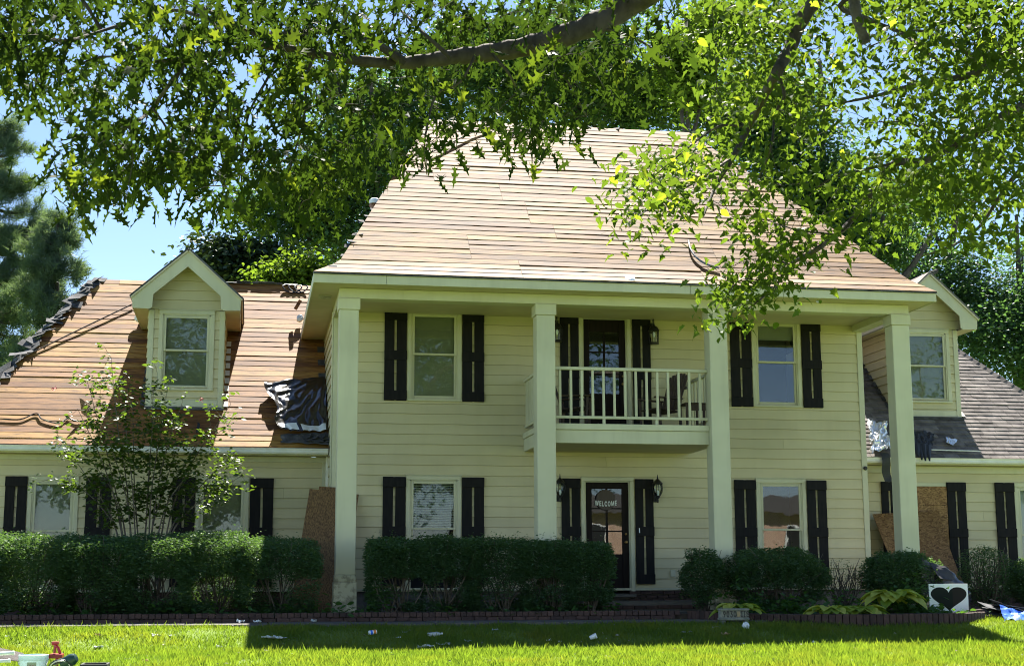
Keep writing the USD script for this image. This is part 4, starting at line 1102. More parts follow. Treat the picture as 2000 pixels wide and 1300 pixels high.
reg2 = sg.Polygon([(1400, -60), (2070, -60), (2070, 480), (1960, 470), (1900, 505), (1840, 455), (1780, 480), (1720, 440), (1690, 500), (1640, 470), (1600, 520), (1545, 540), (1560, 450), (1500, 470), (1420, 440), (1380, 400), (1350, 430), (1310, 425), (1290, 470), (1215, 470),
                   (1170, 480), (1180, 430), (1220, 390), (1230, 345), (1300, 300), (1350, 290), (1400, 235), (1390, 150), (1385, 60)])
reg3 = sg.Polygon([(1440, 500), (1560, 470), (1630, 460), (1560, 530), (1500, 590), (1440, 640), (1360, 640), (1370, 600), (1410, 560)])
holes = [sg.Point(1615, 60).buffer(50), sg.Point(1690, 195).buffer(52), sg.Point(1640, 250).buffer(44), sg.Point(1720, 110).buffer(30), sg.Point(1870, 125).buffer(20), sg.Point(1960, 430).buffer(48), sg.Point(1700, 280).buffer(30), sg.Point(1830, 420).buffer(34), sg.Point(1780, 30).buffer(22)]
rp2, rp3 = prep(reg2), prep(reg3); C = []
while len(C) < 720:
    x, y = r_.uniform(1160, 2070), r_.uniform(-60, 520)
    q = sg.Point(x, y)
    if not rp2.contains(q) or (any(h.contains(q) for h in holes) and r_.random() < .9):
        continue
    if y > 260 and (x > 1400 or y > 400) and x < 1720 and r_.random() < .62:
        continue
    dz = r_.uniform(-1.6, 1.8)
    if LIMB2.distance(q) < 30 or 1650 < x < 1712 and y < 110:
        dz = abs(dz) + .5
    C.append(at(x, y - 8, GY_ + dz))
n2 = 0
while n2 < 40:
    x, y = r_.uniform(1350, 1640), r_.uniform(455, 645)
    if rp3.contains(sg.Point(x, y)):
        C.append(at(x, y - 5, GY_ + r_.uniform(-.5, .5))); n2 += 1
C = np.array(C); per = 16
P = (C[:, None] + r_.normal(size=(len(C), per, 3)) * [.15, .15, .085]).reshape(-1, 3)
fr = rand_rot(len(P), .6, r_, .45); sz = .084 * (.7 + .6 * r_.random(len(P)))
vis = np.argsort(np.linalg.norm(P - CAM, axis=1) / sz + 60 * (np.abs(((P - CAM) @ RIGHT) / ((P - CAM) @ FWD)) > .345))
near_, rest = vis[:300], vis[300:]
twigs_to(gum, G, C, r=.0026, sag=.05)
put('foliage', leaf_mix(P[rest], sz[rest], GUMS, [a[rest] for a in fr], r_), L_GUM, gum, kind='stuff')
gum_tones = [leaf_mat(f'maple_leaf_tone_{k}', [(0, c), (1, c)], trans=.46, gloss=0.018, tcol=2.5) for k, c in enumerate([(.035, .06, .012), (.07, .11, .017), (.10, .145, .023), (.125, .165, .027)])]
for i in near_:
    put('leaf', leaf_batch(P[i:i + 1], sz[i:i + 1], GUMS[r_.integers(4)], [a[i:i + 1] for a in fr]), gum_tones[r_.integers(4)], gum)

# ------------------------------------------------------------------ crape myrtle before the left wing
r_ = np.random.default_rng(55)
myr = xf('crape_myrtle', label='many-stemmed crape myrtle growing between the hedge and the left wing wall', cat='shrub')
MY = -.9
foot = at(275, 1200, MY); foot[2] = .1
ends = [(215, 700), (165, 735), (150, 800), (240, 745), (330, 745), (355, 790), (410, 830), (450, 790), (110, 850), (160, 880), (120, 930), (470, 930), (460, 880), (300, 820), (390, 900), (200, 830), (260, 800), (350, 860), (300, 760)]
G, C = [], []
for k, (x, y) in enumerate(ends):
    e = at(x, y, MY + r_.uniform(-.7, .5))
    bx = 240 + 75 * (x - 100) / 370
    f0 = at(bx + r_.uniform(-12, 12), 1200, MY + r_.uniform(-.15, .15)); f0[2] = .08
    mid = at(bx * .62 + x * .38 + r_.uniform(-8, 8), 960 * .6 + y * .4 + 40, MY + r_.uniform(-.25, .2))
    c = limb(myr, [f0, at(bx + (x - bx) * .08, 1060, MY), mid, e], .022, .004, BARK2, 'stem', 6, 6, .06, k)
    G.append(c)
    for w in np.linspace(.52, 1.0, 13):
        i = int(w * (len(c) - 1))
        for _ in range(2 if w > .7 else 1):
            C.append(c[i] + r_.normal(0, .09 + .05 * (w < .85), 3))
for x, y, n, s in ((230, 860, 16, 42), (330, 860, 18, 46), (280, 800, 18, 48), (200, 790, 10, 30), (390, 830, 14, 34), (440, 900, 12, 26), (455, 950, 12, 30), (150, 860, 10, 28), (140, 935, 10, 34), (180, 740, 7, 18), (225, 740, 8, 16), (400, 925, 7, 20)):
    for _ in range(int(n * .65)):
        C.append(at(r_.normal(x, s), r_.normal(y, s * .7), MY + r_.uniform(-.6, .5)))
C = np.array(C); per = 11
twigs_to(myr, G, C, BARK2, .003, .02)
per = 10
P = (C[:, None] + r_.normal(size=(len(C), per, 3)) * .06).reshape(-1, 3)
put('foliage', leaf_batch(P, (.088) * (.7 + .6 * r_.random(len(P))), OVAL, rand_rot(len(P), .7, r_, .1)), L_MYR, myr, kind='stuff')
for x, y in ((107, 759), (392, 780)):
    q = at(x, y, MY); put('blossom', leaf_batch(q + r_.normal(0, .02, (14, 3)), .03, OVAL, rand_rot(14, 1, r_)), mat('myrtle_blossom', (.6, .05, .12), rough=.7) if 'myrtle_blossom' not in MATS else MATS['myrtle_blossom'], myr)


# ------------------------------------------------------------------ hedges and shrubs
def shrub(label, X0, X1, Y0, Y1, ztop, zlow, n, size, seed, stems=6, lm=None, group=None, name='box_shrub', cat='shrub', bare=.0, flat=.8, low=.25, slope=.15):
    """A clipped shrub: dense leafy top and face, thin bare stems and gaps near the ground."""
    r = np.random.default_rng(seed)
    t = xf(name, label=label, cat=cat, group=group)
    cx, cy = (X0 + X1) / 2, (Y0 + Y1) / 2; hx, hy = (X1 - X0) / 2, (Y1 - Y0) / 2
    P = r.random((n * 3, 3)) * 2 - 1
    a, b, c = P[:, 0], P[:, 1], P[:, 2]
    q = 1 + .26 * (meshkit.fbm(np.stack([(cx + a * hx) * 2.6, b * 2.2 + seed, c * 1.8], -1)) - .5) * 2
    e = 3.6 if flat > .7 else 2.4
    rad = (np.abs(a) ** (8 if flat > .7 else e) + np.abs(b) ** e + np.abs(c) ** (4.5 if flat > .7 else e)) ** (1 / (e + .6)) / q
    keep = (rad < 1) & (r.random(len(a)) < np.where(rad > .72, 1, .28))
    h = (c + 1) / 2
    gap = meshkit.noise(np.stack([(cx + a * hx) * 3.1, b * 2 + seed, h * 3.5], -1))
    keep &= (h > low) | (gap > .52)
    keep &= (h > .45) | (np.abs(a) < .92) | (r.random(len(a)) < .5)
    P = P[keep][:n]
    P[:, 2] += np.where((P[:, 2] > .6) & (r.random(len(P)) < .03), r.random(len(P)) * .22, 0)
    pos = np.stack([cx + P[:, 0] * hx, cy + P[:, 1] * hy, zlow + (P[:, 2] + 1) / 2 * (ztop - zlow - slope * (1 - P[:, 1]) / 2)], 1)
    G = []
    for k in range(stems):
        f0 = np.array([cx + r.uniform(-.3, .3) * hx, cy + r.uniform(-.3, .3) * hy, .06])
        for m in range(4):
            ee = np.array([cx + r.uniform(-.95, .95) * hx, cy + r.uniform(-.9, .9) * hy, zlow + r.uniform(.45, .95) * (ztop - zlow)])
            G.append(tube(smooth_line([f0, f0 * .5 + ee * .5 + r.normal(0, .07, 3), ee], 4), np.linspace(.013, .004, 9), 5, cap=False))
    put('stems', join(*G), TWIG, t, kind='stuff')
    if n:
        k = int(len(pos) * (1 - bare))
        put('foliage', leaf_batch(pos[:k], size * (.7 + .6 * r.random(k)), SMALL, rand_rot(k, .8, r, -.1)), lm or L_BOX, t, kind='stuff')
    return t


HG = None
hx = [-5.3, -3.75, -2.75, -1.85, -.95, -.1, 1.12]
names = ['far left', 'second', 'third', 'fourth', 'fifth', 'last']
hl = ['leafy box shrub at the left end of the left hedge under the first shutters', 'box shrub of the left hedge before the first window of the left wing', 'shaded box shrub of the left hedge left of the crape myrtle stems',
      'shaded box shrub of the left hedge right before the crape myrtle', 'sunlit-topped box shrub of the left hedge before the second window of the left wing', 'dark rounded box shrub ending the left hedge beside the strand board sheet']
for k in range(6):
    shrub(hl[k], hx[k] - .14, hx[k + 1] + (.14 if k < 5 else .04), -2.95, -1.55, 1.47 + (.03, .0, -.02, .0, .04, -.04)[k], .12, 24000, .046, 200 + k, 5, low=.5, slope=.24, group='box shrubs of the left hedge')
cx = [1.85, 2.75, 3.6, 4.45, 5.2, 5.95]
cl = ['bulging box shrub at the left end of the middle hedge, next to the first column', 'box shrub of the middle hedge under the lower window', 'box shrub of the middle hedge just left of the second column',
      'see-through box shrub of the middle hedge before the second column', 'box shrub ending the middle hedge before the front door']
for k in range(5):
    shrub(cl[k], cx[k] - (.12 if k else 0), cx[k + 1] + (.12 if k < 4 else 0), -2.85, -2.05, 1.38 + (.0, .04, .0, -.02, -.06)[k], .12, 19000, .046, 220 + k, 6, low=.5, group='box shrubs of the middle hedge')
shrub('tall thin shrub with bare lower stems right of the front steps', 7.15, 7.95, -2.6, -1.9, 1.22, .15, 7500, .05, 240, 5, low=.35, flat=.5)
shrub('wide round clipped shrub under the lower right window', 7.95, 9.75, -2.9, -1.7, 1.26, .15, 26000, .046, 241, 6, low=.35, flat=.5)
shrub('sparse twiggy shrub between the two round clipped shrubs', 9.7, 10.35, -2.6, -2.0, 1.06, .15, 1100, .03, 242, 9, low=.1, flat=.5, bare=.3)
shrub('round clipped shrub in front of the fourth column', 10.25, 11.75, -3.0, -2.05, 1.17, .2, 22000, .046, 243, 5, low=.3, flat=.5)
shrub('half-bare twiggy shrub by the right wing shutters', 12.55, 13.5, -2.0, -1.2, 1.30, .1, 6500, .045, 244, 16, low=.0, flat=.5, bare=.1)
shrub('dark dense shrub at the right edge before the right wing window', 13.45, 14.9, -2.2, -1.0, 1.12, .1, 18000, .048, 245, 5, low=.1, flat=.5)


def cover(label, spots, size, seed, name='ground_cover', n=40, lm=None, cat='ground cover'):
    r = np.random.default_rng(seed); P = []
    for x, y, z, s, h in spots:
        q = r.normal(size=(n, 3)) * [s, s * .6, 0]; q[:, 2] = np.abs(r.normal(0, h, n)); P.append(q + [x, y, z])
    P = np.vstack(P)
    put(name, leaf_batch(P, size * (.7 + .6 * r.random(len(P))), OVAL, rand_rot(len(P), .6, r, .2)), lm or L_IVY, label=label, cat=cat, kind='stuff')


cover('low leafy weeds growing under the left hedge', [(-4.5 + k * .33, -2.85 + .1 * (k % 2), .10, .16, .12) for k in range(19)], .10, 71, n=26)
cover('leafy weeds round the foot of the first column', [(1.2, -2.7, .1, .14, .10), (1.9, -2.75, .1, .14, .12), (2.1, -2.6, .1, .12, .25), (1.6, -2.85, .1, .25, .05)], .11, 72, n=30)
cover('low weeds under the middle hedge and beside the steps', [(3 + k * .4, -2.9, .1, .2, .07) for k in range(7)] + [(5.85, -2.5, .12, .10, .12), (5.95, -2.4, .1, .1, .1)], .09, 73, n=22)
cover('dark green ground cover mounding between the hostas and the heart sign', [(10.7, -3.4, .12, .25, .22), (10.82, -3.3, .12, .14, .28), (10.95, -3.62, .06, .13, .06), (10.5, -3.6, .1, .2, .12), (11.35, -3.9, .02, .12, .02), (9.2, -3.3, .1, .4, .14), (8.2, -3.0, .1, .3, .16), (9.9, -3.2, .1, .3, .16), (10.9, -3.9, .06, .3, .06), (8.6, -3.6, .08, .15, .12), (8.0, -2.9, .1, .2, .2)], .10, 74, n=150)
cover('small sunlit yellow-green plant under the right corner of the heart sign', [(11.62, -3.55, .03, .12, .06)], .07, 75, n=40, lm=L_GRASS)
wd = xf('tall_weed', label='single tall weed with long pointed leaves beside the first column', cat='weed')
c = limb(wd, [(2.2, -2.75, .1), (2.12, -2.75, .4), (1.98, -2.75, .72)], .006, .003, L_IVY, 'stem', 5, 5)
for k in range(9):
    p = c[min(len(c) - 1, 2 + k)]; s = (-1) ** k
    put('leaf', leaf_batch(p[None], .17, OVAL, (np.array([[s * .9, -.2, .15]]), np.array([[.1, .9, .2]]), np.array([[-.1 * s, -.2, .95]]))), L_IVY, wd)


def hosta(label, x, y, z, n, size, seed):
    r = np.random.default_rng(seed); t = xf('hosta', label=label, cat='hosta')
    for k in range(n):
        az = k * 2.4 + r.uniform(-.3, .3); el = .95 - .85 * (k / n) + r.uniform(-.1, .1); L = size * (.55 + .55 * (k / n))
        d = np.array([math.cos(az) * math.cos(el), math.sin(az) * math.cos(el), math.sin(el)])
        p0 = np.array([x, y, z]); p1 = p0 + d * L * .9
        tipd = np.array([math.cos(az), math.sin(az), -.25 + .5 * el]); tipd /= np.linalg.norm(tipd)
        w = np.cross([0, 0, 1.], tipd); w /= np.linalg.norm(w)
        put('leaf', leaf_batch(p1[None], size * r.uniform(.8, 1.15), HOSTA, (tipd[None], w[None], np.cross(tipd, w)[None])), HOSTA_T[r.integers(3)], t)
        put('stalk', tube([p0, (p0 + p1) / 2 + [0, 0, .01], p1], .004, 4), HOSTA_T[0], t)


HOSTA_T = [leaf_mat(f'hosta_tone_{k}', [(0, c), (1, c)], trans=.3, gloss=0.024, tcol=1.5) for k, c in enumerate([(.20, .29, .04), (.31, .39, .06), (.44, .47, .10)])]
hosta('yellow-green hosta left of the house number block', 7.62, -3.85, .14, 20, .25, 81)
hosta('yellow-green hosta low along the middle of the curved edging', 8.95, -4.3, .10, 26, .25, 82)
hosta('yellow-green hosta between the two larger ones in the curved bed', 9.5, -4.3, .10, 26, .25, 83)
hosta('tallest yellow-green hosta, standing before the round shrub at the fourth column', 10.2, -3.9, .30, 34, .31, 84)

# ------------------------------------------------------------------ grass
r_ = np.random.default_rng(91)
N = 330000
X = r_.uniform(-4.6, 13.5, N); Y = -10.95 + 7.9 * r_.random(N) ** 1.05
bp = prep(sg.Polygon(bedpoly).buffer(.06))
inside = np.zeros(N, bool)
m_ = (Y > -5.1) & (X > 6.8)
inside[m_] = [bp.contains(sg.Point(a, b)) for a, b in zip(X[m_], Y[m_])]
keep = ~inside & ~((Y > -4.30 + .03 * np.sin(X * 9)) & (X < 8.95))
left_lim = -2.0 - .25 * (Y + 10.9) * .9
d = np.stack([X, Y, np.zeros(N)], 1) - CAM
u = (d @ RIGHT) / (d @ FWD)
keep &= np.abs(u) < .37
X, Y = X[keep], Y[keep]
den = meshkit.fbm(np.stack([X * 1.6, Y * 1.6, X * 0], -1))
keep = r_.random(len(X)) < .45 + .9 * den; X, Y, den = X[keep], Y[keep], den[keep]
Z = lawn_z(X, Y) - .004
P = np.stack([X, Y, Z], 1); n = len(P)
h = (.035 + .05 * r_.random(n) + .05 * (r_.random(n) < .04)) * (.6 + .9 * den)
az = r_.random(n) * 2 * math.pi; ln = .25 + .7 * r_.random(n)
tip = np.stack([np.cos(az) * ln, np.sin(az) * ln, np.ones(n)], 1); tip /= np.linalg.norm(tip, axis=1, keepdims=True)
w = np.cross(tip, r_.normal(size=(n, 3))); w /= np.linalg.norm(w, axis=1, keepdims=True)
BLADE = (np.array([(0, .09, 0), (0, -.09, 0), (1, 0, 0)]), np.array([(0, 1, 2)]))
put('grass', leaf_batch(P, h, BLADE, (tip, w, np.cross(tip, w))), L_GRASS, label='bright mown lawn grass before the house', cat='grass', kind='stuff')

n = 260
X = r_.uniform(-3.5, 12, n); Y = r_.uniform(-10.8, -4.4, n)
ok = np.array([not bp.contains(sg.Point(a, b)) for a, b in zip(X, Y)]); X, Y = X[ok], Y[ok]
P = np.stack([X, Y, lawn_z(X, Y) + .035 + .02 * r_.random(len(X))], 1)
CHIP = mat('shingle_chip', (.08, .07, .06), (.42, .38, .32), scale=2.5, rough=.9)
put('roofing_chips', leaf_batch(P, .05 * (.4 + r_.random(len(P))), SMALL, rand_rot(len(P), .5, r_)), CHIP, label='small chips of torn roofing scattered thinly over the lawn', cat='debris', kind='stuff')

# ------------------------------------------------------------------ loose things round the house
def on_lawn(px, py):
    d = FWD + (px - 1000) / F * RIGHT - (py - 650) / F * UP
    lo, hi = 8., 40.
    for _ in range(40):
        m_ = (lo + hi) / 2; p = CAM + d * m_
        if p[2] > float(lawn_z(p[0], p[1])):
            lo = m_
        else:
            hi = m_
    return CAM + d * lo


def quad_sheet(a, b, c, d, nu=8, nv=8, thick=.012, wav=0., seed=0, freq=3.):
    """A board or sheet through four corners (a b top edge, d c bottom edge)."""
    a, b, c, d = (np.array(q, float) for q in (a, b, c, d))
    n = np.cross(b - a, d - a); n /= np.linalg.norm(n)

    def fn(u, v):
        p = (a * (1 - u) + b * u) * (1 - v) + (d * (1 - u) + c * u) * v
        return p + n * (meshkit.fbm(np.array([p[0] * freq, p[1] * freq + seed, p[2] * freq]), 3) - .5) * wav * 2
    return sheet(fn, nu, nv, thick)


# strand boards
OSB_DARK = mat('damp_strand_board', (.075, .038, .014), (.20, .115, .045), scale=34, stretch=(1.6, 1.6, .5), rough=.8, lo=.38, hi=.62)
put('strand_board_sheet', quad_sheet((1.03, -.22, 2.24), (1.90, -.13, 2.15), (1.60, -.95, .1), (.70, -.98, .1), 4, 4, .014), OSB_DARK, label='brown strand board sheet leaning behind the first column', cat='board')
put('strand_board_sheet', quad_sheet((1.20, -.10, 2.29), (1.62, -.06, 2.27), (1.50, -.70, .1), (1.10, -.72, .1), 4, 4, .014), OSB_DARK, label='second strand board sheet, mostly hidden behind the one at the first column', cat='board')
bw = xf('window_boarding', label='strand board pieces nailed over the right wing window', cat='boarding')
for k, (za, zb) in enumerate(((2.07, 2.437), (1.83, 2.066), (1.62, 1.826), (.55, 1.616))):
    put('board', cbox(12.905, 13.528, .755 - .004 * (k % 2), .772, za, zb, .003), OSB, bw)
put('strand_board_sheet', sheet(lambda u, v: (lambda A, B_, C_, D_: (A * (1 - u) + B_ * u) * (1 - v) + (D_ * (1 - u) + C_ * u) * v + np.array([0, .0, -.10 * math.sin(v * math.pi)]))(
    at(1704, 1004, .55), at(1832, 998, .66), at(1884, 1145, -.9), at(1770, 1145, -1.0)), 6, 12, .012), OSB, label='warped strand board sheet sliding down behind the fourth column', cat='board')

# black plastic on the left wing roof
nW = np.array([0, -.652, .758])
def on_wing(px, py, h=.03):
    d = FWD + (px - 1000) / F * RIGHT - (py - 650) / F * UP
    p0 = np.array([0, .65, 3.05])
    return CAM + d * (((p0 - CAM) @ nW) / (d @ nW)) + nW * h


tarp = xf('black_plastic_sheet', label='crumpled shiny black plastic sheet on the left wing roof against the main wall', cat='plastic sheet')
A, B_, C_, D_ = on_wing(517, 757), on_wing(638, 742), on_wing(641, 850), on_wing(546, 848)
C_[0] = min(C_[0], 1.38); B_[0] = min(B_[0], 1.38)


def tarp_pt(u, v):
    p = (A * (1 - u) + B_ * u) * (1 - v) + (D_ * (1 - u) + C_ * u) * v
    q = np.array([1 - u, v * 1.0]); ang = math.atan2(q[1] + .02, q[0] + .02); rr = math.hypot(*q)
    nz = meshkit.noise(np.array([ang * 7, rr * 1.5, .3]))
    wp = meshkit.fbm(np.array([u * 3, v * 3, 4.4]), 3)
    h = .02 + .045 * abs(math.sin(ang * 11 + 5 * nz + 7 * wp)) * min(1, rr * 1.6) + .10 * abs(meshkit.fbm(np.array([u * 4 + 2 * wp, v * 3, 1.7]), 3) - .5) + .05 * wp + .05 * (u < .12) * (1 - u / .12)
    return p + nW * h + np.array([-.05 * math.sin(v * 9) * (1 - u), 0, 0]) + (.16 * (meshkit.fbm(np.array([u * 5 + 3, v * 5, .8]), 4) - .5)) * np.array([1 - u, -.3 * v, -.6 * v])


put('sheet', sheet(tarp_pt, 54, 54, .003), PLASTIC_BLACK, tarp, smooth=40)
for (u0, u1, v0) in ((.04, .40, .88), (.48, .97, .90)):
    put('printed_band', sheet(lambda u, v: tarp_pt(u0 + (u1 - u0) * u, v0 + .10 * v) + nW * .012, 14, 4, .002), PLASTIC_WHITE, tarp, smooth=40)
felt2 = xf('roofing_felt_scrap', label='torn black roofing felt below the plastic sheet at the left gutter end', cat='roofing felt')
put('sheet', quad_sheet(on_wing(548, 849, .02), on_wing(641, 849, .03), on_wing(646, 874, .06), on_wing(548, 866, .02), 20, 8, .006, .05, 5, 6), SHINGLE_D, felt2)
for k in range(8):
    put('flap', shift(rot(rot(cbox(-.08, .08, -.06, .06, -.004, .004, .002), rnd.uniform(.2, 1.2), (1, 0, 0)), rnd.uniform(-1, 1), (0, .3, 1)), on_wing(600 + k * 6, 858 + rnd.uniform(-4, 10), .07)), SHINGLE_D, felt2)

# straps, cords and hoses on the roofs
ROPE = mat('worn_strap', (.10, .07, .055), (.17, .13, .10), scale=14, rough=.9)
HOSE = mat('grey_hose', (.10, .12, .14), rough=.5)
st = smooth_line([on_wing(35, 704, .06), on_wing(62, 692, .04), on_wing(150, 650, .05), on_wing(262, 597, .06)], 6)
put('roof_strap', tube(st, .016, 6), ROPE, label='long brown strap running from the left hip up to the dormer', cat='strap')
put('roof_cable', tube(smooth_line([on_wing(x, y, .03) for x, y in ((-30, 820), (0, 820), (40, 821), (65, 811), (75, 811), (83, 821), (116, 829), (132, 819), (151, 825), (178, 822), (200, 824))], 5), .013, 6), RUBBER, label='wavy black cord lying across the lower left wing roof', cat='cord')
cc_ = on_wing(562, 566, .05)
th = np.linspace(0, 5.2 * math.pi, 70)
coil = cc_ + np.stack([.17 * np.cos(th) + .02 * th, .08 * np.sin(th) - .02, .10 * np.sin(th) + .02 * np.cos(2 * th)], 1)
put('cable_coil', tube(np.vstack([coil, coil[-1] + [.2, 0, -.08], coil[-1] + [.42, 0, -.02]]), .014, 6), RUBBER, label='tangled black cable coil at the top of the left wing roof', cat='cable')
nM = np.array([0, -.687, .726])


def on_main(px, py, h=.03):
    d = FWD + (px - 1000) / F * RIGHT - (py - 650) / F * UP
    p0 = np.array([0, -2.12, 5.93])
    return CAM + d * (((p0 - CAM) @ nM) / (d @ nM)) + nM * h


put('roof_hose', tube(smooth_line([on_main(x, y, .04) for x, y in ((1344, 474), (1348, 490), (1360, 507), (1380, 520), (1404, 527))], 5), .018, 7), HOSE, label='grey hose curving on the main roof below the drooping maple leaves', cat='hose')
put('roof_rope', tube(smooth_line([on_main(x, y, .05) for x, y in ((840, 303), (880, 284), (920, 264), (956, 249))], 5), .014, 6), ROPE, label='brown rope slanting up near the left end of the main ridge', cat='rope')
put('shingle_scrap', shift(rot(cbox(-.07, .07, -.06, .06, -.006, .006, .003), .72, (1, 0, 0)), on_main(650, 524, .02)), SHINGLE_D, label='small dark scrap lying on the main roof near its left eave corner', cat='scrap')
put('paper_scrap', quad_sheet(on_main(1218, 540, .03), on_main(1238, 541, .05), on_main(1240, 552, .04), on_main(1222, 553, .03), 5, 4, .004, .03, 2, 8), PLASTIC_WHITE, label='pale paper scrap on the main roof edge above the balcony door', cat='scrap')
put('board_scrap', quad_sheet(on_wing(156, 797, .22), on_wing(180, 800, .10), on_wing(180, 826, .03), on_wing(160, 812, .06), 3, 3, .014), OSB, label='broken strand board flap sticking up from the left wing roof behind the myrtle', cat='scrap')
put('felt_scrap', quad_sheet(on_wing(386, 828, .05), on_wing(391, 832, .05), on_wing(388, 846, .02), on_wing(383, 846, .02), 3, 3, .004), RUBBER, label='tiny dark felt scrap on the wing roof below the dormer', cat='scrap')
for px, py, lab in ((270, 632, 'crumpled white flashing scrap under the left eave of the left dormer'), (466, 633, 'white flashing end under the right eave of the left dormer'), (585, 632, 'white drain elbow hanging where the main eave meets the left wing roof')):
    p = on_wing(px, py, .12); s = trimesh.creation.icosphere(2, .07); v = np.array(s.vertices) * [1, .8, 1.1]; v *= (.6 + .8 * meshkit.fbm(v * 22 + px, 3))[:, None]
    put('flashing_scrap', (v + p, s.faces), GUTTER, label=lab, cat='scrap')
put('wood_block', shift(rot(cbox(-.035, .035, -.03, .03, -.11, .11, .006), .5, (0, 1, 0)), on_wing(581, 615, .25)), PLANK_W, label='small wooden block standing on the wing roof beside the main eave', cat='wood block')

# torn sheets on the right wing
nR = np.array([0, -.638, .770])


def on_right(px, py, h=.03):
    d = FWD + (px - 1000) / F * RIGHT - (py - 650) / F * UP
    p0 = np.array([0, .45, 2.99])
    return CAM + d * (((p0 - CAM) @ nR) / (d @ nR)) + nR * h


def crumple(a, b, c, d, amp, seed, h=.05, nu=30, nv=30, f=7):
    def fn(u, v):
        p = (a * (1 - u) + b * u) * (1 - v) + (d * (1 - u) + c * u) * v
        q = np.array([u * f + seed, v * f, seed * .3])
        return p + nR * (h + amp * (np.abs(meshkit.fbm(q, 3) - .5) * 3)) + np.array([amp * (meshkit.noise(q + 9) - .5), 0, amp * (meshkit.noise(q + 5) - .5)])
    return sheet(fn, nu, nv, .003)


put('foil_sheet', crumple(on_right(1694, 826), on_right(1728, 838), at(1742, 884, .33), at(1699, 888, .33), .13, 3), FOIL, label='crumpled silver sheet at the roof edge between the main wall and the fourth column', cat='foil sheet')
put('tar_paper_strip', sheet(lambda u, v: at(1719 + 16 * u + 8 * v + 2 * math.sin(v * 7), 884 + 56 * v, .34 - .05 * math.sin(v * 5 + u)), 5, 12, .004), RUBBER, label='black tar paper strip hanging from the roof edge left of the fourth column', cat='tar paper')
ft = xf('roofing_felt_scrap', label='torn black felt hanging in points over the gutter right of the fourth column', cat='roofing felt')
for k, (x, y, L) in enumerate(((1789, 866, 26), (1796, 868, 30), (1803, 866, 34), (1811, 868, 32))):
    put('flap', sheet(lambda u, v: at(x - 7 + 15 * u * (1 - .8 * v) + 9 * v, y + L * v, .55 - .28 * v) + np.array([0, -.03 - .02 * math.sin(4 * u), .0]), 4, 6, .004), RUBBER, ft)
put('sheet', crumple(on_right(1778, 846), on_right(1822, 850), on_right(1820, 876), on_right(1778, 874), .05, 8, .03, 14, 10), RUBBER, ft)
put('foil_scrap', crumple(on_right(1846, 860), on_right(1868, 864), on_right(1862, 874), on_right(1848, 872), .04, 6, .03, 8, 6), FOIL, label='small silver scrap on the shaded shingles below the right dormer', cat='scrap')
put('metal_strip', tube([on_right(1818, 882, .05), on_right(1870, 883, .045), on_right(1914, 884, .04)], .012, 5), GUTTER, label='thin pale metal strip lying along the shaded right wing eave', cat='metal strip')

# black bags, boards and sheets beside the heart sign
bg = xf('debris_pile', label='pile of torn black roofing sheets behind the heart sign', cat='debris')
for k, (p, s, r) in enumerate((((11.55, -2.75, .35), (.42, .22, .42), 0), ((11.35, -2.6, .62), (.32, .2, .24), .4), ((11.85, -2.6, .25), (.3, .25, .3), .2))):
    b = trimesh.creation.icosphere(4); v = np.array(b.vertices); v = np.sign(v) * np.abs(v) ** .7 * s; v *= (.72 + .56 * meshkit.fbm(v * 5 + k * 7, 3))[:, None]
    v, f = rot((v, b.faces), r, (0, 1, 0)); put('bag', shift((v, f), p), PLASTIC_BLACK, bg, smooth=35)
put('felt_sheet', quad_sheet(at(1815, 1096, -2.9), at(1850, 1106, -2.9), at(1866, 1130, -3.0), at(1836, 1130, -3.1), 10, 10, .006, .05, 3, 5), RUBBER, bg)
put('felt_sheet', quad_sheet(at(1800, 1088, -2.8), at(1822, 1100, -2.8), at(1828, 1128, -2.9), at(1800, 1128, -2.9), 10, 10, .006, .06, 5, 5), SHINGLE_D, bg)

# heart sign
WHITE_SIGN = mat('white_sign_board', (.66, .70, .66), (.72, .75, .71), scale=5, rough=.5)
WHITE_SIGN2 = mat('bright_sign_board', (.74, .74, .70), (.80, .79, .76), scale=7, rough=.5)
HEART_A, HEART_B = mat('dark_green_print', (.010, .014, .010), rough=.8, spec=.15), mat('dark_brown_print', (.020, .017, .014), rough=.8, spec=.15)
hs = xf('yard_sign', label='white yard sign with a large dark heart at the right end of the curved bed', cat='sign')
p0, p1 = at(1816, 1197, -3.5), at(1889, 1139, -3.5)
xa, xb, za, zb = p0[0], p1[0], p0[2], p1[2]; xm = xa + (xb - xa) * .60
put('panel', cbox(xa, xm - .001, -3.512, -3.5, za, zb, .002), WHITE_SIGN, hs); put('panel', cbox(xm + .001, xb, -3.512, -3.5, za, zb, .002), WHITE_SIGN2, hs)
tt = np.linspace(0, 2 * math.pi, 90, endpoint=False)
hx_ = 16 * np.sin(tt) ** 3; hz_ = 13 * np.cos(tt) - 5 * np.cos(2 * tt) - 2 * np.cos(3 * tt) - np.cos(4 * tt)
H = sg.Polygon(list(zip((xa + xb) / 2 + hx_ / 16 * (xb - xa) * .46, (za + zb) / 2 + .02 + hz_ / 16 * (zb - za) * .46))).buffer(0)
put('heart', prism(H.intersection(sg.box(xa, za, xm, zb)), -3.514, -3.5125), HEART_A, hs); put('heart', prism(H.intersection(sg.box(xm, za, xb, zb)), -3.514, -3.5125), HEART_B, hs)
for x in (xa + .12, xb - .12):
    put('stake', tube([(x, -3.495, zb - .03), (x, -3.495, -.12)], .004, 5), METAL_BLACK, hs)

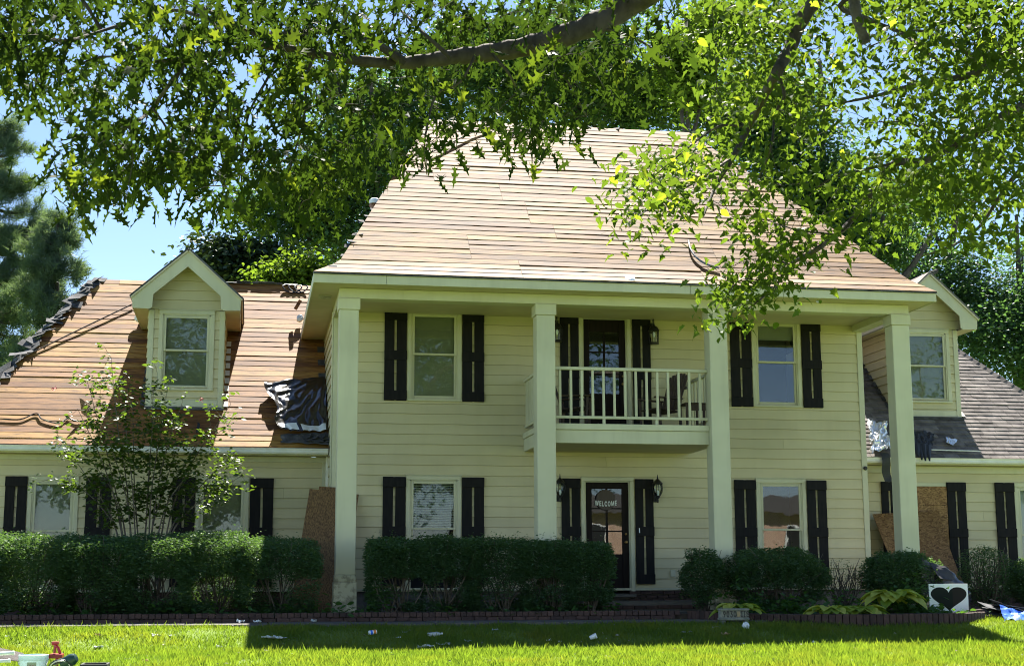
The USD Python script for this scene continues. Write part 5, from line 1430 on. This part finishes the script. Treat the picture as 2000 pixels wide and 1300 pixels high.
# address block
STONE = mat('cast_stone', (.16, .16, .13), (.26, .26, .21), scale=14, rough=.95, bump=.6, bump_scale=60)
STONE_T = mat('tan_stone', (.30, .22, .12), (.36, .27, .15), scale=14, rough=.95)
nb = xf('address_block', label='small cast stone block with the house number 9030 in the curved bed', cat='address block')
q0, q1 = at(1407, 1213, -4.42), at(1463, 1187, -4.42); w_, h_ = q1[0] - q0[0], q1[2] - q0[2]
b = trimesh.Trimesh(*cbox(q0[0] + .01, q1[0] - .01, -4.42, -4.28, q0[2] + .03, q1[2] - .02, .01)).subdivide().subdivide()
put('body', b, STONE, nb)
put('top_ledge', cbox(q0[0], q1[0], -4.445, -4.27, q1[2] - .035, q1[2], .012), STONE, nb)
put('bottom_ledge', cbox(q0[0], q1[0], -4.445, -4.27, q0[2] + .02, q0[2] + .06, .012), STONE, nb)
for x in (q0[0] + .02, q1[0] - .08):
    put('foot', cbox(x, x + .06, -4.44, -4.30, q0[2] - .06, q0[2] + .02, .01), STONE, nb)


def letters(text, h, x, y, z, m_, parent, sx=.62, depth=.004):
    """Each character a mesh of its own, facing -Y."""
    for ch in text:
        if ch == ' ':
            x += h * .4; continue
        g = meshkit.text_mesh(ch, h, depth, bold=True); v = np.array(g.vertices) * [sx, 1, 1]; wd_ = v[:, 0].max()
        put('character', (np.stack([x + v[:, 0], y - v[:, 2], z + v[:, 1]], 1), g.faces), m_, parent)
        x += wd_ + h * .12
    return x


xe = letters('9030', .088, q0[0] + .04, -4.424, q0[2] + .068, METAL_BLACK, nb)
put('tan_tile', cbox(xe + .002, xe + .05, -4.43, -4.42, q0[2] + .07, q1[2] - .045, .003), STONE_T, nb)
letters('IIS', .088, xe + .06, -4.424, q0[2] + .068, METAL_BLACK, nb)

# welcome sign on the front door
ws = xf('welcome_sign', label='round dark wooden WELCOME sign hanging on the front door glass', cat='sign')
wc = at(1183, 975.5, .01); R_ = .186
d_ = lathe([(0, 0), (R_ - .004, 0), (R_, .004), (R_, .012), (R_ - .004, .016), (0, .016)], 40)
put('disc', (np.stack([d_[0][:, 0] + wc[0], .02 - d_[0][:, 2], d_[0][:, 1] + wc[2]], 1), d_[1]), mat('sign_wood', (.060, .042, .034), (.085, .06, .048), scale=6, stretch=(6, 1, .6), rough=.7), ws)
LET = mat('white_lettering', (.72, .74, .72), rough=.6)
word = 'WELCOME'; wid = []
gl = []
for ch in word:
    g = meshkit.text_mesh(ch, .085, .004, bold=True); v = np.array(g.vertices); gl.append((v, g.faces)); wid.append(v[:, 0].max() * .60)
tot = sum(wid) + .010 * 6; x = -tot / 2
for (v, f), wq in zip(gl, wid):
    c = x + wq / 2; a = c / .26; lx = (v[:, 0] * .60 - wq / 2); lz = v[:, 1] - .04
    X = c + lx; Z = lz - .075 + .35 * c * c * 1.4
    put('letter', (np.stack([wc[0] + X, .003 - v[:, 2], wc[2] + Z + .06 * 0], 1), f), LET, ws)
    x += wq + .010

# rocking chairs and a slatted table on the balcony
CHAIR = mat('weathered_chair_wood', (.045, .028, .022), (.085, .055, .042), scale=8, stretch=(3, 3, 1), rough=.6)


def rocker(label, loc, rz):
    t = xf('rocking_chair', loc=loc, rotz=rz, label=label, cat='rocking chair', group=None)
    for s in (-1, 1):
        x = s * .27
        put('rocker', tube([(x, -.48 + q * .98 / 8, .03 + .10 * ((q - 3.6) / 4.2) ** 2) for q in range(9)], .018, 6), CHAIR, t)
        put('leg', tube([(x, -.25, .04), (x, -.27, .40), (x, -.28, .60)], .022, 6), CHAIR, t)
        put('leg', tube([(x, .22, .05), (x, .20, .38), (x, .24, .62)], .022, 6), CHAIR, t)
        put('arm', cbox(x - .05, x + .05, -.36, .26, .60, .625, .008), CHAIR, t)
    for k in range(6):
        put('seat_slat', rot(cbox(-.27, .27, -.27 + k * .085, -.195 + k * .085, .385, .405, .004), -.08, (1, 0, 0), (0, 0, .4)), CHAIR, t)
    for k in range(6):
        x = (k - 2.5) * .088; hh = .74 - .05 * ((k - 2.5) / 2.5) ** 2
        b = cbox(-.038, .038, -.01, .01, 0, hh, .004)
        b = shift(rot(rot(b, -.34, (1, 0, 0)), (k - 2.5) * .025, (0, 1, 0)), (x * .9, .20, .42)); put('back_slat', b, CHAIR, t)
    put('back_rail', shift(rot(cbox(-.29, .29, -.015, .015, .40, .46, .006), -.34, (1, 0, 0)), (0, .225, .42)), CHAIR, t)
    return t


rocker('dark wooden rocking chair at the right end of the balcony, turned left', (7.30, -.80, 3.252), -1.15)
rocker('dark wooden rocking chair at the left end of the balcony, beside the second column', (5.66, -.85, 3.252), 1.25)
tb = xf('slat_table', label='low slatted wooden table at the balcony right rail', cat='table')
for k in range(5):
    put('slat', cbox(7.55, 7.96, -1.45 + k * .1, -1.36 + k * .1, 3.72, 3.74, .004), CHAIR, tb)
put('apron', cbox(7.57, 7.94, -1.44, -1.42, 3.60, 3.715, .004), CHAIR, tb)
for x in (7.60, 7.91):
    for y in (-1.41, -1.0):
        put('leg', cbox(x - .02, x + .02, y - .02, y + .02, 3.252, 3.718, .004), CHAIR, tb)

# shingle pile and blue tarp at the right edge
pl = xf('shingle_pile', label='heap of torn grey shingles on the lawn at the right edge, above the blue tarp', cat='shingle pile')
for k in range(16):
    u = k / 15; p = at(1940 + 55 * rnd.random(), 1192 + 12 * rnd.random(), -3.7); p[2] = -.02 + .26 * rnd.random() ** 1.5
    put('shingle', shift(rot(rot(cbox(-.24, .24, -.15, .15, -.006, .006, .002), rnd.uniform(-.2, .5), (1, 0, 0)), rnd.uniform(.1, .6), (.2, 1, .8)), p), SHINGLE_D, pl)
bt = [at(1953, 1193, -3.95), at(2060, 1205, -3.8), at(2060, 1236, -4.6), at(1962, 1216, -4.4)]
put('blue_tarp', sheet(lambda u, v: (bt[0] * (1 - u) + bt[1] * u) * (1 - v) + (bt[3] * (1 - u) + bt[2] * u) * v + np.array([0, 0, .05 + .16 * (meshkit.fbm(np.array([u * 6, v * 5, 2.2]), 3) - .4)]), 30, 16, .003), BLUE_TARP, label='crumpled bright blue tarp on the grass at the right edge', cat='tarp')

# tools at the lower left corner
TY = -10.95
gz = float(lawn_z(-2.2, TY))
POLY = usdkit.material(stage, '/World/Looks/bucket_plastic', {'d': ('principled_bsdf', {'base_color': (.62, .72, .74), 'roughness': .3, 'specular_ior_level': .5}), 't': ('translucent_bsdf', {'color': (.6, .72, .75)}), 'm': ('mix_closure', {'fac': .4})}, [('d.BSDF', 'm.closure1'), ('t.BSDF', 'm.closure2')], surface='m.closure')
RED = mat('red_enamel', (.28, .012, .018), (.36, .02, .025), scale=12, rough=.35, spec=.6)
GREEN_T = mat('dark_green_enamel', (.012, .045, .035), rough=.35, spec=.6)
STEEL = mat('bright_steel', (.6, .6, .6), rough=.25, metal=1.)
bc = at(66, 1277, TY)
bk = xf('bucket', label='translucent white plastic bucket in the lower left corner of the lawn', cat='bucket')
r1 = 26 * (TY - CAM[1]) / F
put('body', lathe([(0, gz), (r1 * .82, gz), (r1 * .96, bc[2] - .05), (r1 * .93, bc[2] - .05), (r1 * .80, gz + .01), (0, gz + .01)], 28, (bc[0], bc[1], 0)), POLY, bk, smooth=40)
put('rim', lathe([(r1 * .95, bc[2] - .055), (r1 * 1.02, bc[2] - .05), (r1 * 1.02, bc[2] - .035), (r1, bc[2] - .033), (r1 * 1.04, bc[2] - .004), (r1 * 1.0, bc[2]), (r1 * .95, bc[2]), (r1 * .95, bc[2] - .055)], 28, (bc[0], bc[1], 0)), POLY, bk, smooth=40)
put('label', (lambda m_: (m_[0], m_[1]))(sheet(lambda u, v: (bc[0] + r1 * .91 * math.sin(-.35 + u * .7), bc[1] - r1 * .93 * math.cos(-.35 + u * .7), bc[2] - .14 + .07 * v), 6, 2)), RED, bk)
put('handle', tube([(bc[0] + r1 * 1.03 * math.cos(a), bc[1] - .02 - .05 * math.sin(a), bc[2] - .04 - .12 * math.sin(a)) for a in np.linspace(0, math.pi, 14)], .003, 5), STEEL, bk)
jk = xf('pump_jack', label='red metal pump jack standing behind the white bucket', cat='tool')
s_ = (TY + .15 - CAM[1]) / F
J = lambda x, y: at(x, y, TY + .15)
put('base', cbox(J(98, 1276)[0], J(124, 1276)[0], TY + .08, TY + .24, gz, gz + .03, .004), RED, jk)
put('tray', join(cbox(J(97, 1275)[0], J(123, 1275)[0], TY + .07, TY + .25, J(110, 1284)[2], J(110, 1276)[2], .004)), RED, jk)
put('post', join(tube([(J(110, 1276)[0], TY + .16, gz + .02), J(112, 1276)], .018, 6)), RED, jk)
put('arm', tube([J(105, 1256), J(113, 1263), J(118, 1276)], .016, 6), RED, jk)
put('arm', tube([J(109, 1254), J(106, 1275)], .014, 6), RED, jk)
put('hook', cbox(J(100, 1276)[0], J(114, 1276)[0], TY + .12, TY + .20, J(110, 1258)[2], J(110, 1252)[2], .006), RED, jk)
hc = at(125, 1291, TY - .1)
gt = xf('nail_gun', label='dark green power tool with steel parts lying beside the red pump jack', cat='tool')
put('body', shift(rot(lathe([(0, -.07), (.05, -.07), (.06, -.03), (.06, .05), (.04, .09), (0, .1)], 14), 1.1, (.3, 1, 0)), hc + [.04, 0, .0]), GREEN_T, gt, smooth=40)
put('grip', tube([hc + [.03, 0, 0], hc + [.0, -.02, -.1], hc + [.0, -.02, -.18]], .026, 8), GREEN_T, gt, smooth=40)
put('nose', tube([hc + [-.02, 0, .02], hc + [-.09, -.02, -.03]], .018, 8), STEEL, gt)
for k in range(3):
    put('hose', tube([hc + [(.10 + k * .012) * math.cos(a) - .03, -.04 - .01 * k, (.10 + .012 * k) * math.sin(a) - .10] for a in np.linspace(.5, 3.3, 12)], .006, 5), STEEL if k == 1 else RUBBER, gt)
bx_ = xf('tool_tray', label='black open tool tray at the bottom edge right of the tools', cat='tray')
a_, b_ = at(163, 1293, TY + .1), at(215, 1293, TY + .1); zt = a_[2]
put('wall', join(cbox(a_[0], b_[0], TY + .09, TY + .11, gz, zt), cbox(a_[0], a_[0] + .02, TY - .2, TY + .088, gz, zt), cbox(b_[0] - .02, b_[0], TY - .2, TY + .088, gz, zt), cbox(a_[0], b_[0], TY - .222, TY - .202, gz, zt)), RUBBER, bx_)
put('floor', cbox(a_[0] + .02, b_[0] - .02, TY - .2, TY + .09, gz, gz + .02), PLASTIC_WHITE, bx_)
put('grey_board', quad_sheet(at(-60, 1252, TY + .35), at(46, 1276, TY + .2), at(44, 1292, TY + .1), at(-60, 1280, TY + .2), 4, 3, .012), SHINGLE, label='weathered grey board end at the lower left picture edge', cat='board')
for k, (y0, y1, x1) in enumerate(((1277, 1274, 28), (1293, 1289, 20))):
    a_, b_ = at(-90, y0 + 3, TY - .05), at(x1, y1, TY - .05)
    t = xf('white_pipe', label=('upper' if k == 0 else 'lower') + ' of two white pipe ends at the lower left picture edge', cat='pipe')
    put('tube', tube([a_, b_], .018, 10, cap=False), PLASTIC_WHITE, t, smooth=40); put('collar', tube([b_ + (a_ - b_) * .03, b_], .022, 10), PLASTIC_WHITE, t, smooth=40)

# litter on the lawn
PAPER = mat('white_paper', (.70, .72, .70), (.78, .79, .77), scale=20, rough=.8)
TANP = mat('tan_wrapper', (.45, .22, .12), (.55, .33, .2), scale=20, rough=.7)
GREYP = mat('grey_plastic_bag', (.35, .38, .36), (.45, .47, .45), scale=20, rough=.4)
BROWNL = mat('dead_leaf', (.12, .06, .03), (.2, .1, .05), scale=20, rough=.9)
lit = [(536, 1247, 44, 6, PAPER, 'long flat white paper strip in the house shadow below the first column', 'paper'),
       (780, 1246, 11, 4, PAPER, 'small white paper scrap left of the clear plastic bottle', 'paper'), (791, 1236, 10, 4, GREYP, 'grey plastic scrap between the can and the walkway', 'plastic scrap'),
       (833, 1265, 34, 6, PAPER, 'white torn paper lying on the edge of the house shadow', 'paper'), (866, 1260, 26, 7, GREYP, 'grey crumpled plastic bag beside the torn white paper', 'plastic bag'),
       (914, 1253, 13, 5, GREYP, 'grey scrap in the shade right of the clear bottle', 'scrap'), (967, 1231, 12, 4, GREYP, 'pale scrap close to the walkway below the second column', 'scrap'),
       (1072, 1252, 9, 5, PAPER, 'tiny white scrap, left one of a pair below the front door hedge', 'paper'), (1094, 1256, 8, 7, PAPER, 'tiny white scrap, right one of a pair below the front door hedge', 'paper'),
       (1417, 1240, 14, 7, TANP, 'orange-brown wrapper on the shaded grass below the address block', 'wrapper'), (1340, 1236, 22, 5, GREYP, 'pale green plastic scrap below the left end of the curved edging', 'plastic scrap'),
       (1449, 1259, 14, 5, PAPER, 'white scrap near the shadow edge below the wrapper', 'paper'), (1541, 1253, 11, 4, GREYP, 'grey scrap in the shade below the low hosta', 'scrap'),
       (1592, 1258, 16, 5, PAPER, 'pale scrap at the shadow edge below the tallest hosta', 'paper'), (305, 1243, 18, 6, PAPER, 'white paper scrap on the sunlit grass below the crape myrtle', 'paper'),
       (336, 1243, 12, 5, PAPER, 'smaller white scrap just right of the one below the crape myrtle', 'paper'), (192, 1266, 18, 7, PAPER, 'crumpled white paper on the sunlit grass right of the red jack', 'paper'),
       (428, 1266, 15, 6, PAPER, 'white scrap in the sun just left of the house shadow corner', 'paper'), (192, 1242, 15, 7, BROWNL, 'curled brown dead leaf on the left lawn near the walkway', 'leaf'),
       (14, 1244, 10, 4, PAPER, 'tiny white scrap on the grass at the left picture edge', 'paper'), (284, 1293, 12, 5, TANP, 'small tan wrapper at the bottom edge of the left lawn', 'wrapper'),
       (470, 1222, 14, 9, PAPER, 'white crumpled cup on the walkway edge below the last hedge shrub', 'cup'), (502, 1217, 14, 7, PAPER, 'white crumpled wrapper on the walkway below the last hedge shrub', 'wrapper'),
       (613, 1222, 12, 7, GREYP, 'grey lump on the walkway left of the first column', 'scrap'), (1610, 1277, 16, 6, BROWNL, 'brown dead leaf on the sunlit grass below the curved bed', 'leaf'), (640, 1258, 0, 0, None, '', '')]
for k, (x, y, w_, h_, m_, lab, cat) in enumerate(lit):
    if not w_:
        continue
    p = on_lawn(x, y) if y > 1224 else np.array([*at(x, y, -3.6)[:2], .02]); s = np.linalg.norm(p - CAM) / F
    L_, D_k, H_ = w_ * s * .46, w_ * s * .40, h_ * s * 1.1
    an = rnd.uniform(-.5, .5)

    def scrap(u, v):
        q = np.array([u * 3.2 + k, v * 3.2, k * .7]); e = .25 * (meshkit.noise(q * 1.7 + 4) - .5)
        x, y = (u - .5 + e) * 2 * L_, (v - .5 + .4 * e) * 2 * D_k
        return p + np.array([x * math.cos(an) - y * math.sin(an), x * math.sin(an) + y * math.cos(an), .012 + H_ * (abs(meshkit.fbm(q, 3) - .45) * 2.4)])
    put('dead_leaf' if cat == 'leaf' else ('crumpled_' + cat.replace(' ', '_')), sheet(scrap, 9, 9, .002), m_, label=lab, cat=cat)
p = on_lawn(728, 1240); s = np.linalg.norm(p - CAM) / F
cn = xf('drink_can', label='white and orange drink can lying in the house shadow below the middle hedge', cat='can')
cm = rot(lathe([(0, -.06), (.026, -.06), (.032, -.052), (.032, .045), (.027, .056), (0, .056)], 16), 1.45, (0, 1, .15))
put('body', shift(cm, p + [0, 0, .045]), PLASTIC_WHITE, cn, smooth=40)
put('orange_band', shift(rot(lathe([(.0326, .01), (.0326, .045)], 16), 1.45, (0, 1, .15)), p + [0, 0, .045]), mat('orange_print', (.7, .22, .05), rough=.4), cn)
put('blue_band', shift(rot(lathe([(.0326, -.035), (.0326, -.005)], 16), 1.45, (0, 1, .15)), p + [0, 0, .045]), BLUE_TARP, cn)
for x, y, lab in ((850, 1244, 'clear crushed plastic bottle lying in the shade left of the second column'),):
    p = on_lawn(x, y); bo = xf('plastic_bottle', label=lab, cat='bottle')
    put('body', shift(rot(lathe([(0, -.11), (.032, -.105), (.034, .03), (.014, .075), (.014, .09), (0, .09)], 14), 1.5, (0, 1, .1)), p + [0, 0, .045]), GREYP, bo, smooth=40)
    put('cap', shift(rot(lathe([(0, .088), (.016, .088), (.016, .108), (0, .108)], 12), 1.5, (0, 1, .1)), p + [0, 0, .045]), PLASTIC_WHITE, bo)
p = on_lawn(1159, 1252); cu = xf('paper_cup', label='white paper cup lying on the shaded grass before the front steps', cat='cup')
put('body', shift(rot(lathe([(0, 0), (.028, 0), (.040, .10), (.037, .10), (.026, .006), (0, .006)], 16), 1.2, (.3, 1, 0)), p + [-.05, 0, .05]), PAPER, cu, smooth=40)
p = at(1457, 1224, -4.98); p[2] = float(lawn_z(p[0], p[1])) + .04; cu = xf('paper_cup', label='crumpled white cup on the grass against the curved edging below the address block', cat='cup')
b = trimesh.creation.icosphere(3, .055); v = np.array(b.vertices); v *= (.7 + .6 * meshkit.fbm(v * 30, 3))[:, None]
put('body', shift((v, b.faces), p), PAPER, cu); put('green_print', shift(cbox(-.012, .012, -.062, -.052, -.01, .015, .003), p), GREEN_T, cu)

# worker behind the left hip of the roof
SKIN = mat('skin', (.20, .10, .07), (.25, .13, .09), scale=9, rough=.6)
SHIRT = mat('tan_shirt_cloth', (.22, .17, .10), (.28, .22, .14), scale=20, rough=.9)
TROUS = mat('dark_trouser_cloth', (.03, .035, .05), rough=.9)
CAPM = mat('white_cap_cloth', (.70, .72, .72), rough=.8)
import manifold3d as m3


def chain(joints, bones):
    def ball(p, r):
        return m3.Manifold.sphere(r, 14).translate([float(a) for a in p])
    parts = [m3.Manifold.batch_hull([ball(*joints[a]), ball(*joints[b_])]) for a, b_ in bones]
    m_ = m3.Manifold.batch_boolean(parts, m3.OpType.Add).refine_to_length(.05)
    g = m_.to_mesh(); t = trimesh.Trimesh(np.array(g.vert_properties[:, :3]), np.array(g.tri_verts))
    trimesh.smoothing.filter_taubin(t, iterations=8)
    return t


hd = at(731.5, 400, 3.2)
sl_ = np.array([.30, 0, -.954]); out_ = np.array([-.954, 0, -.30])     # downwards along the roof's left side is towards -x
dn = np.array([-.50, .05, -.86]); ot = np.array([-.86, 0, .5])
P0 = hd
jt = {'head': (P0, .10), 'chin': (P0 + [-.02, -.03, -.09], .065), 'neck': (P0 + [.05, .02, -.17], .06), 'chest': (P0 + [.14, .06, -.40], .15), 'waist': (P0 + [.08, .08, -.68], .135), 'hip': (P0 + [.0, .08, -.86], .14)}
W_ = np.array([.05, 1., 0]); W_ /= np.linalg.norm(W_)
for s, nme in ((-1, 'l'), (1, 'r')):
    jt['sh' + nme] = (P0 + [.14, .06, -.27] + W_ * .19 * s, .065); jt['el' + nme] = (P0 + [.22, .06, -.5] + W_ * .27 * s, .048)
    jt['wr' + nme] = (P0 + [.36, .02, -.36] + W_ * .22 * s, .034)
    jt['hp' + nme] = (P0 + [.0, .08, -.90] + W_ * .10 * s, .10); jt['kn' + nme] = (P0 + [-.06, .06, -1.28] + W_ * .12 * s, .065)
    jt['an' + nme] = (P0 + [-.52, .08, -1.52] + W_ * .12 * s, .045); jt['to' + nme] = (P0 + [-.42, .02, -1.66] + W_ * .12 * s, .04)
bones = [('head', 'chin'), ('chin', 'neck'), ('head', 'neck'), ('neck', 'chest'), ('chest', 'waist'), ('waist', 'hip')]
for s in 'lr':
    bones += [('chest', 'sh' + s), ('neck', 'sh' + s), ('sh' + s, 'el' + s), ('el' + s, 'wr' + s), ('hip', 'hp' + s), ('hp' + s, 'kn' + s), ('kn' + s, 'an' + s), ('an' + s, 'to' + s)]
for s in 'lr':      # five fingers and a thumb side on each hand
    w0 = jt['wr' + s][0]; jt['pm' + s] = (w0 + [.07, -.01, .02], .032); bones.append(('wr' + s, 'pm' + s))
    for q in range(4):
        jt[f'f{s}{q}'] = (w0 + [.09, -.01, .02] + W_ * (.024 * (q - 1.5)), .010); jt[f'g{s}{q}'] = (w0 + [.145 + .008 * (q in (1, 2)), -.01, .0] + W_ * (.027 * (q - 1.5)), .009); bones += [('pm' + s, f'f{s}{q}'), (f'f{s}{q}', f'g{s}{q}')]
    jt['th' + s] = (w0 + [.08, -.01, .04] + W_ * .055, .010); bones.append(('wr' + s, 'th' + s))
per_ = xf('person', label='roofer in a white cap peering over the left hip of the main roof', cat='person')
body = chain(jt, bones)
put('body', body, SKIN, per_, smooth=True)
face = np.array([-.25, -.95, -.1]); face /= np.linalg.norm(face); sdw = np.cross(face, [0, 0, 1]); sdw /= np.linalg.norm(sdw)
fp = lambda a, b_, c: P0 + sdw * a + np.array([0, 0, 1.]) * b_ + face * c
put('nose', join(tube([fp(0, .0, .095), fp(0, -.045, .118)], [.008, .015], 6)), SKIN, per_, smooth=True)
for s in (-1, 1):
    e = trimesh.creation.icosphere(2, .012); put('eye', (np.array(e.vertices) + fp(.036 * s, .0, .088), e.faces), METAL_BLACK, per_)
    e = trimesh.creation.icosphere(2, .03); put('ear', (np.array(e.vertices) * [.5, .6, 1] + fp(.102 * s, -.01, 0), e.faces), SKIN, per_)
put('mouth', tube([fp(-.025, -.085, .078), fp(0, -.087, .084), fp(.025, -.085, .078)], .006, 5), mat('lip', (.16, .06, .05), rough=.5), per_)
put('cap', lathe([(.113, .025), (.116, .05), (.105, .10), (.07, .135), (.03, .147), (0, .15)], 18, P0), CAPM, per_, smooth=True)
put('cap_brim', sheet(lambda u, v: fp(.095 * math.sin((u - .5) * 2.6), .03 - .012 * v, .08 + .085 * v * math.cos((u - .5) * 2.2) - .03 * abs(u - .5)), 8, 3, .005), CAPM, per_)
tj = {k: (p, r + .014) for k, (p, r) in jt.items()}
tj['neck'] = (jt['neck'][0] + [.03, .01, -.05], .055)
put('shirt', chain(tj, [('neck', 'chest'), ('chest', 'waist'), ('waist', 'hip')] + [b_ for s in 'lr' for b_ in (('chest', 'sh' + s), ('sh' + s, 'el' + s))]), SHIRT, per_, smooth=True)
put('trousers', chain(tj, [b_ for s in 'lr' for b_ in (('hip', 'hp' + s), ('hp' + s, 'kn' + s), ('kn' + s, 'an' + s))]), TROUS, per_, smooth=True)

# ------------------------------------------------------------------ across the road: what the windows mirror, and the rest of the near trees
PINKB = mat('pale_pink_brick', (.42, .27, .20), (.52, .36, .28), scale=3, rough=.9)
GREYR = mat('grey_roofing', (.05, .048, .045), (.07, .066, .062), scale=3, rough=.9)
bh = xf('brick_house', label='pale pink brick house across the road, seen only in the window glass', cat='house')
hz = .6
put('wall', join(box(17, 41, -66, -58, -1.1, hz + 4.1)), PINKB, bh)
put('roof', (np.array([(16.4, -57.4, hz + 4.0), (41.6, -57.4, hz + 4.0), (41.6, -66.6, hz + 4.0), (16.4, -66.6, hz + 4.0), (20, -62, hz + 5.3), (38, -62, hz + 5.3)]), np.array([(0, 1, 5), (0, 5, 4), (1, 2, 5), (2, 3, 4), (2, 4, 5), (3, 0, 4)])), GREYR, bh)
for x in (19, 23, 31.5, 36):
    w = xf('window', bh); put('frame', cbox(x, x + 1.6, -57.99, -57.93, hz + 1.2, hz + 3.2), PLASTIC_WHITE, w); put('pane', box(x + .1, x + 1.5, -57.925, -57.915, hz + 1.3, hz + 3.1), DARK, w)
d_ = xf('door', bh); put('leaf', cbox(27.5, 28.6, -57.99, -57.93, hz, hz + 2.3), RED, d_)


def far_side_tree(label, x, y, h, r, seed):
    far_tree('street_tree', label, 'tree', (x, y, -1.0), (x, y, h * .85), [(x, y, h * .62, r, r, h * .36), (x + r * .5, y + .5, h * .5, r * .7, r * .7, h * .24), (x - r * .5, y - .5, h * .52, r * .7, r * .7, h * .25)], 170, 40, .55, L_BG, .35, .8, SMALL, seed)


far_side_tree('tall tree across the road left of the pink brick house', 8, -60, 17, 7.0, 301)
far_side_tree('tall tree across the road mirrored in the left wing windows', -9, -56, 16, 6.5, 302)
far_side_tree('tree across the road far to the left', -24, -58, 18, 8., 303)
far_side_tree('tree behind the right end of the pink brick house', 47, -68, 19, 8., 304)
far_side_tree('tall dark tree directly behind the pink brick house', 19, -71, 25, 8., 306)
far_side_tree('tree close to the road behind the parked pickup', -3, -48, 13, 5, 305)
pk = xf('pickup_truck', label='silver pickup truck parked on the road, mirrored in the left wing windows', cat='pickup truck')
SILV = mat('silver_car_paint', (.42, .45, .48), rough=.25, spec=.7)
pz = -.985
put('body', prism([(-12.0, pz + .45), (-12.0, pz + 1.05), (-10.4, pz + 1.15), (-6.2, pz + 1.1), (-6.2, pz + .45)], -37.8, -35.9), SILV, pk)
put('cab', prism([(-10.6, pz + 1.16), (-10.0, pz + 1.80), (-8.4, pz + 1.82), (-8.1, pz + 1.14)], -37.7, -36.0), SILV, pk)
put('side_window', prism([(-10.3, pz + 1.2), (-9.9, pz + 1.7), (-8.55, pz + 1.72), (-8.35, pz + 1.2)], -35.995, -35.98), METAL_BLACK, pk)
for x in (-11.1, -7.2):
    for y in (-37.75, -36.05):
        put('wheel', shift(rot(lathe([(0, -.12), (.36, -.12), (.39, -.08), (.39, .08), (.36, .12), (0, .12)], 20), math.pi / 2, (1, 0, 0)), (x, y, pz + .39)), RUBBER, pk)
r_ = np.random.default_rng(401)     # the crowns of the two near trees go on overhead, outside the frame
P, C = crown_points([(-2, -21.5, 9.2, 7, 4.5, 2.2), (5, -23.5, 10.0, 7, 5, 2.4), (-7, -24, 9.5, 5, 5, 2.2)], 420, 26, r_, .6)
put('upper_foliage', leaf_batch(P, .30 * (.7 + .6 * r_.random(len(P))), SMALL, rand_rot(len(P), .5, r_, .3)), L_OAK, oak, kind='stuff')
P, C = crown_points([(11.5, -19, 10.2, 4.5, 4.5, 2.2)], 130, 26, r_, .6)
put('upper_foliage', leaf_batch(P, .26 * (.7 + .6 * r_.random(len(P))), SMALL, rand_rot(len(P), .5, r_, .3)), L_GUM, gum, kind='stuff')
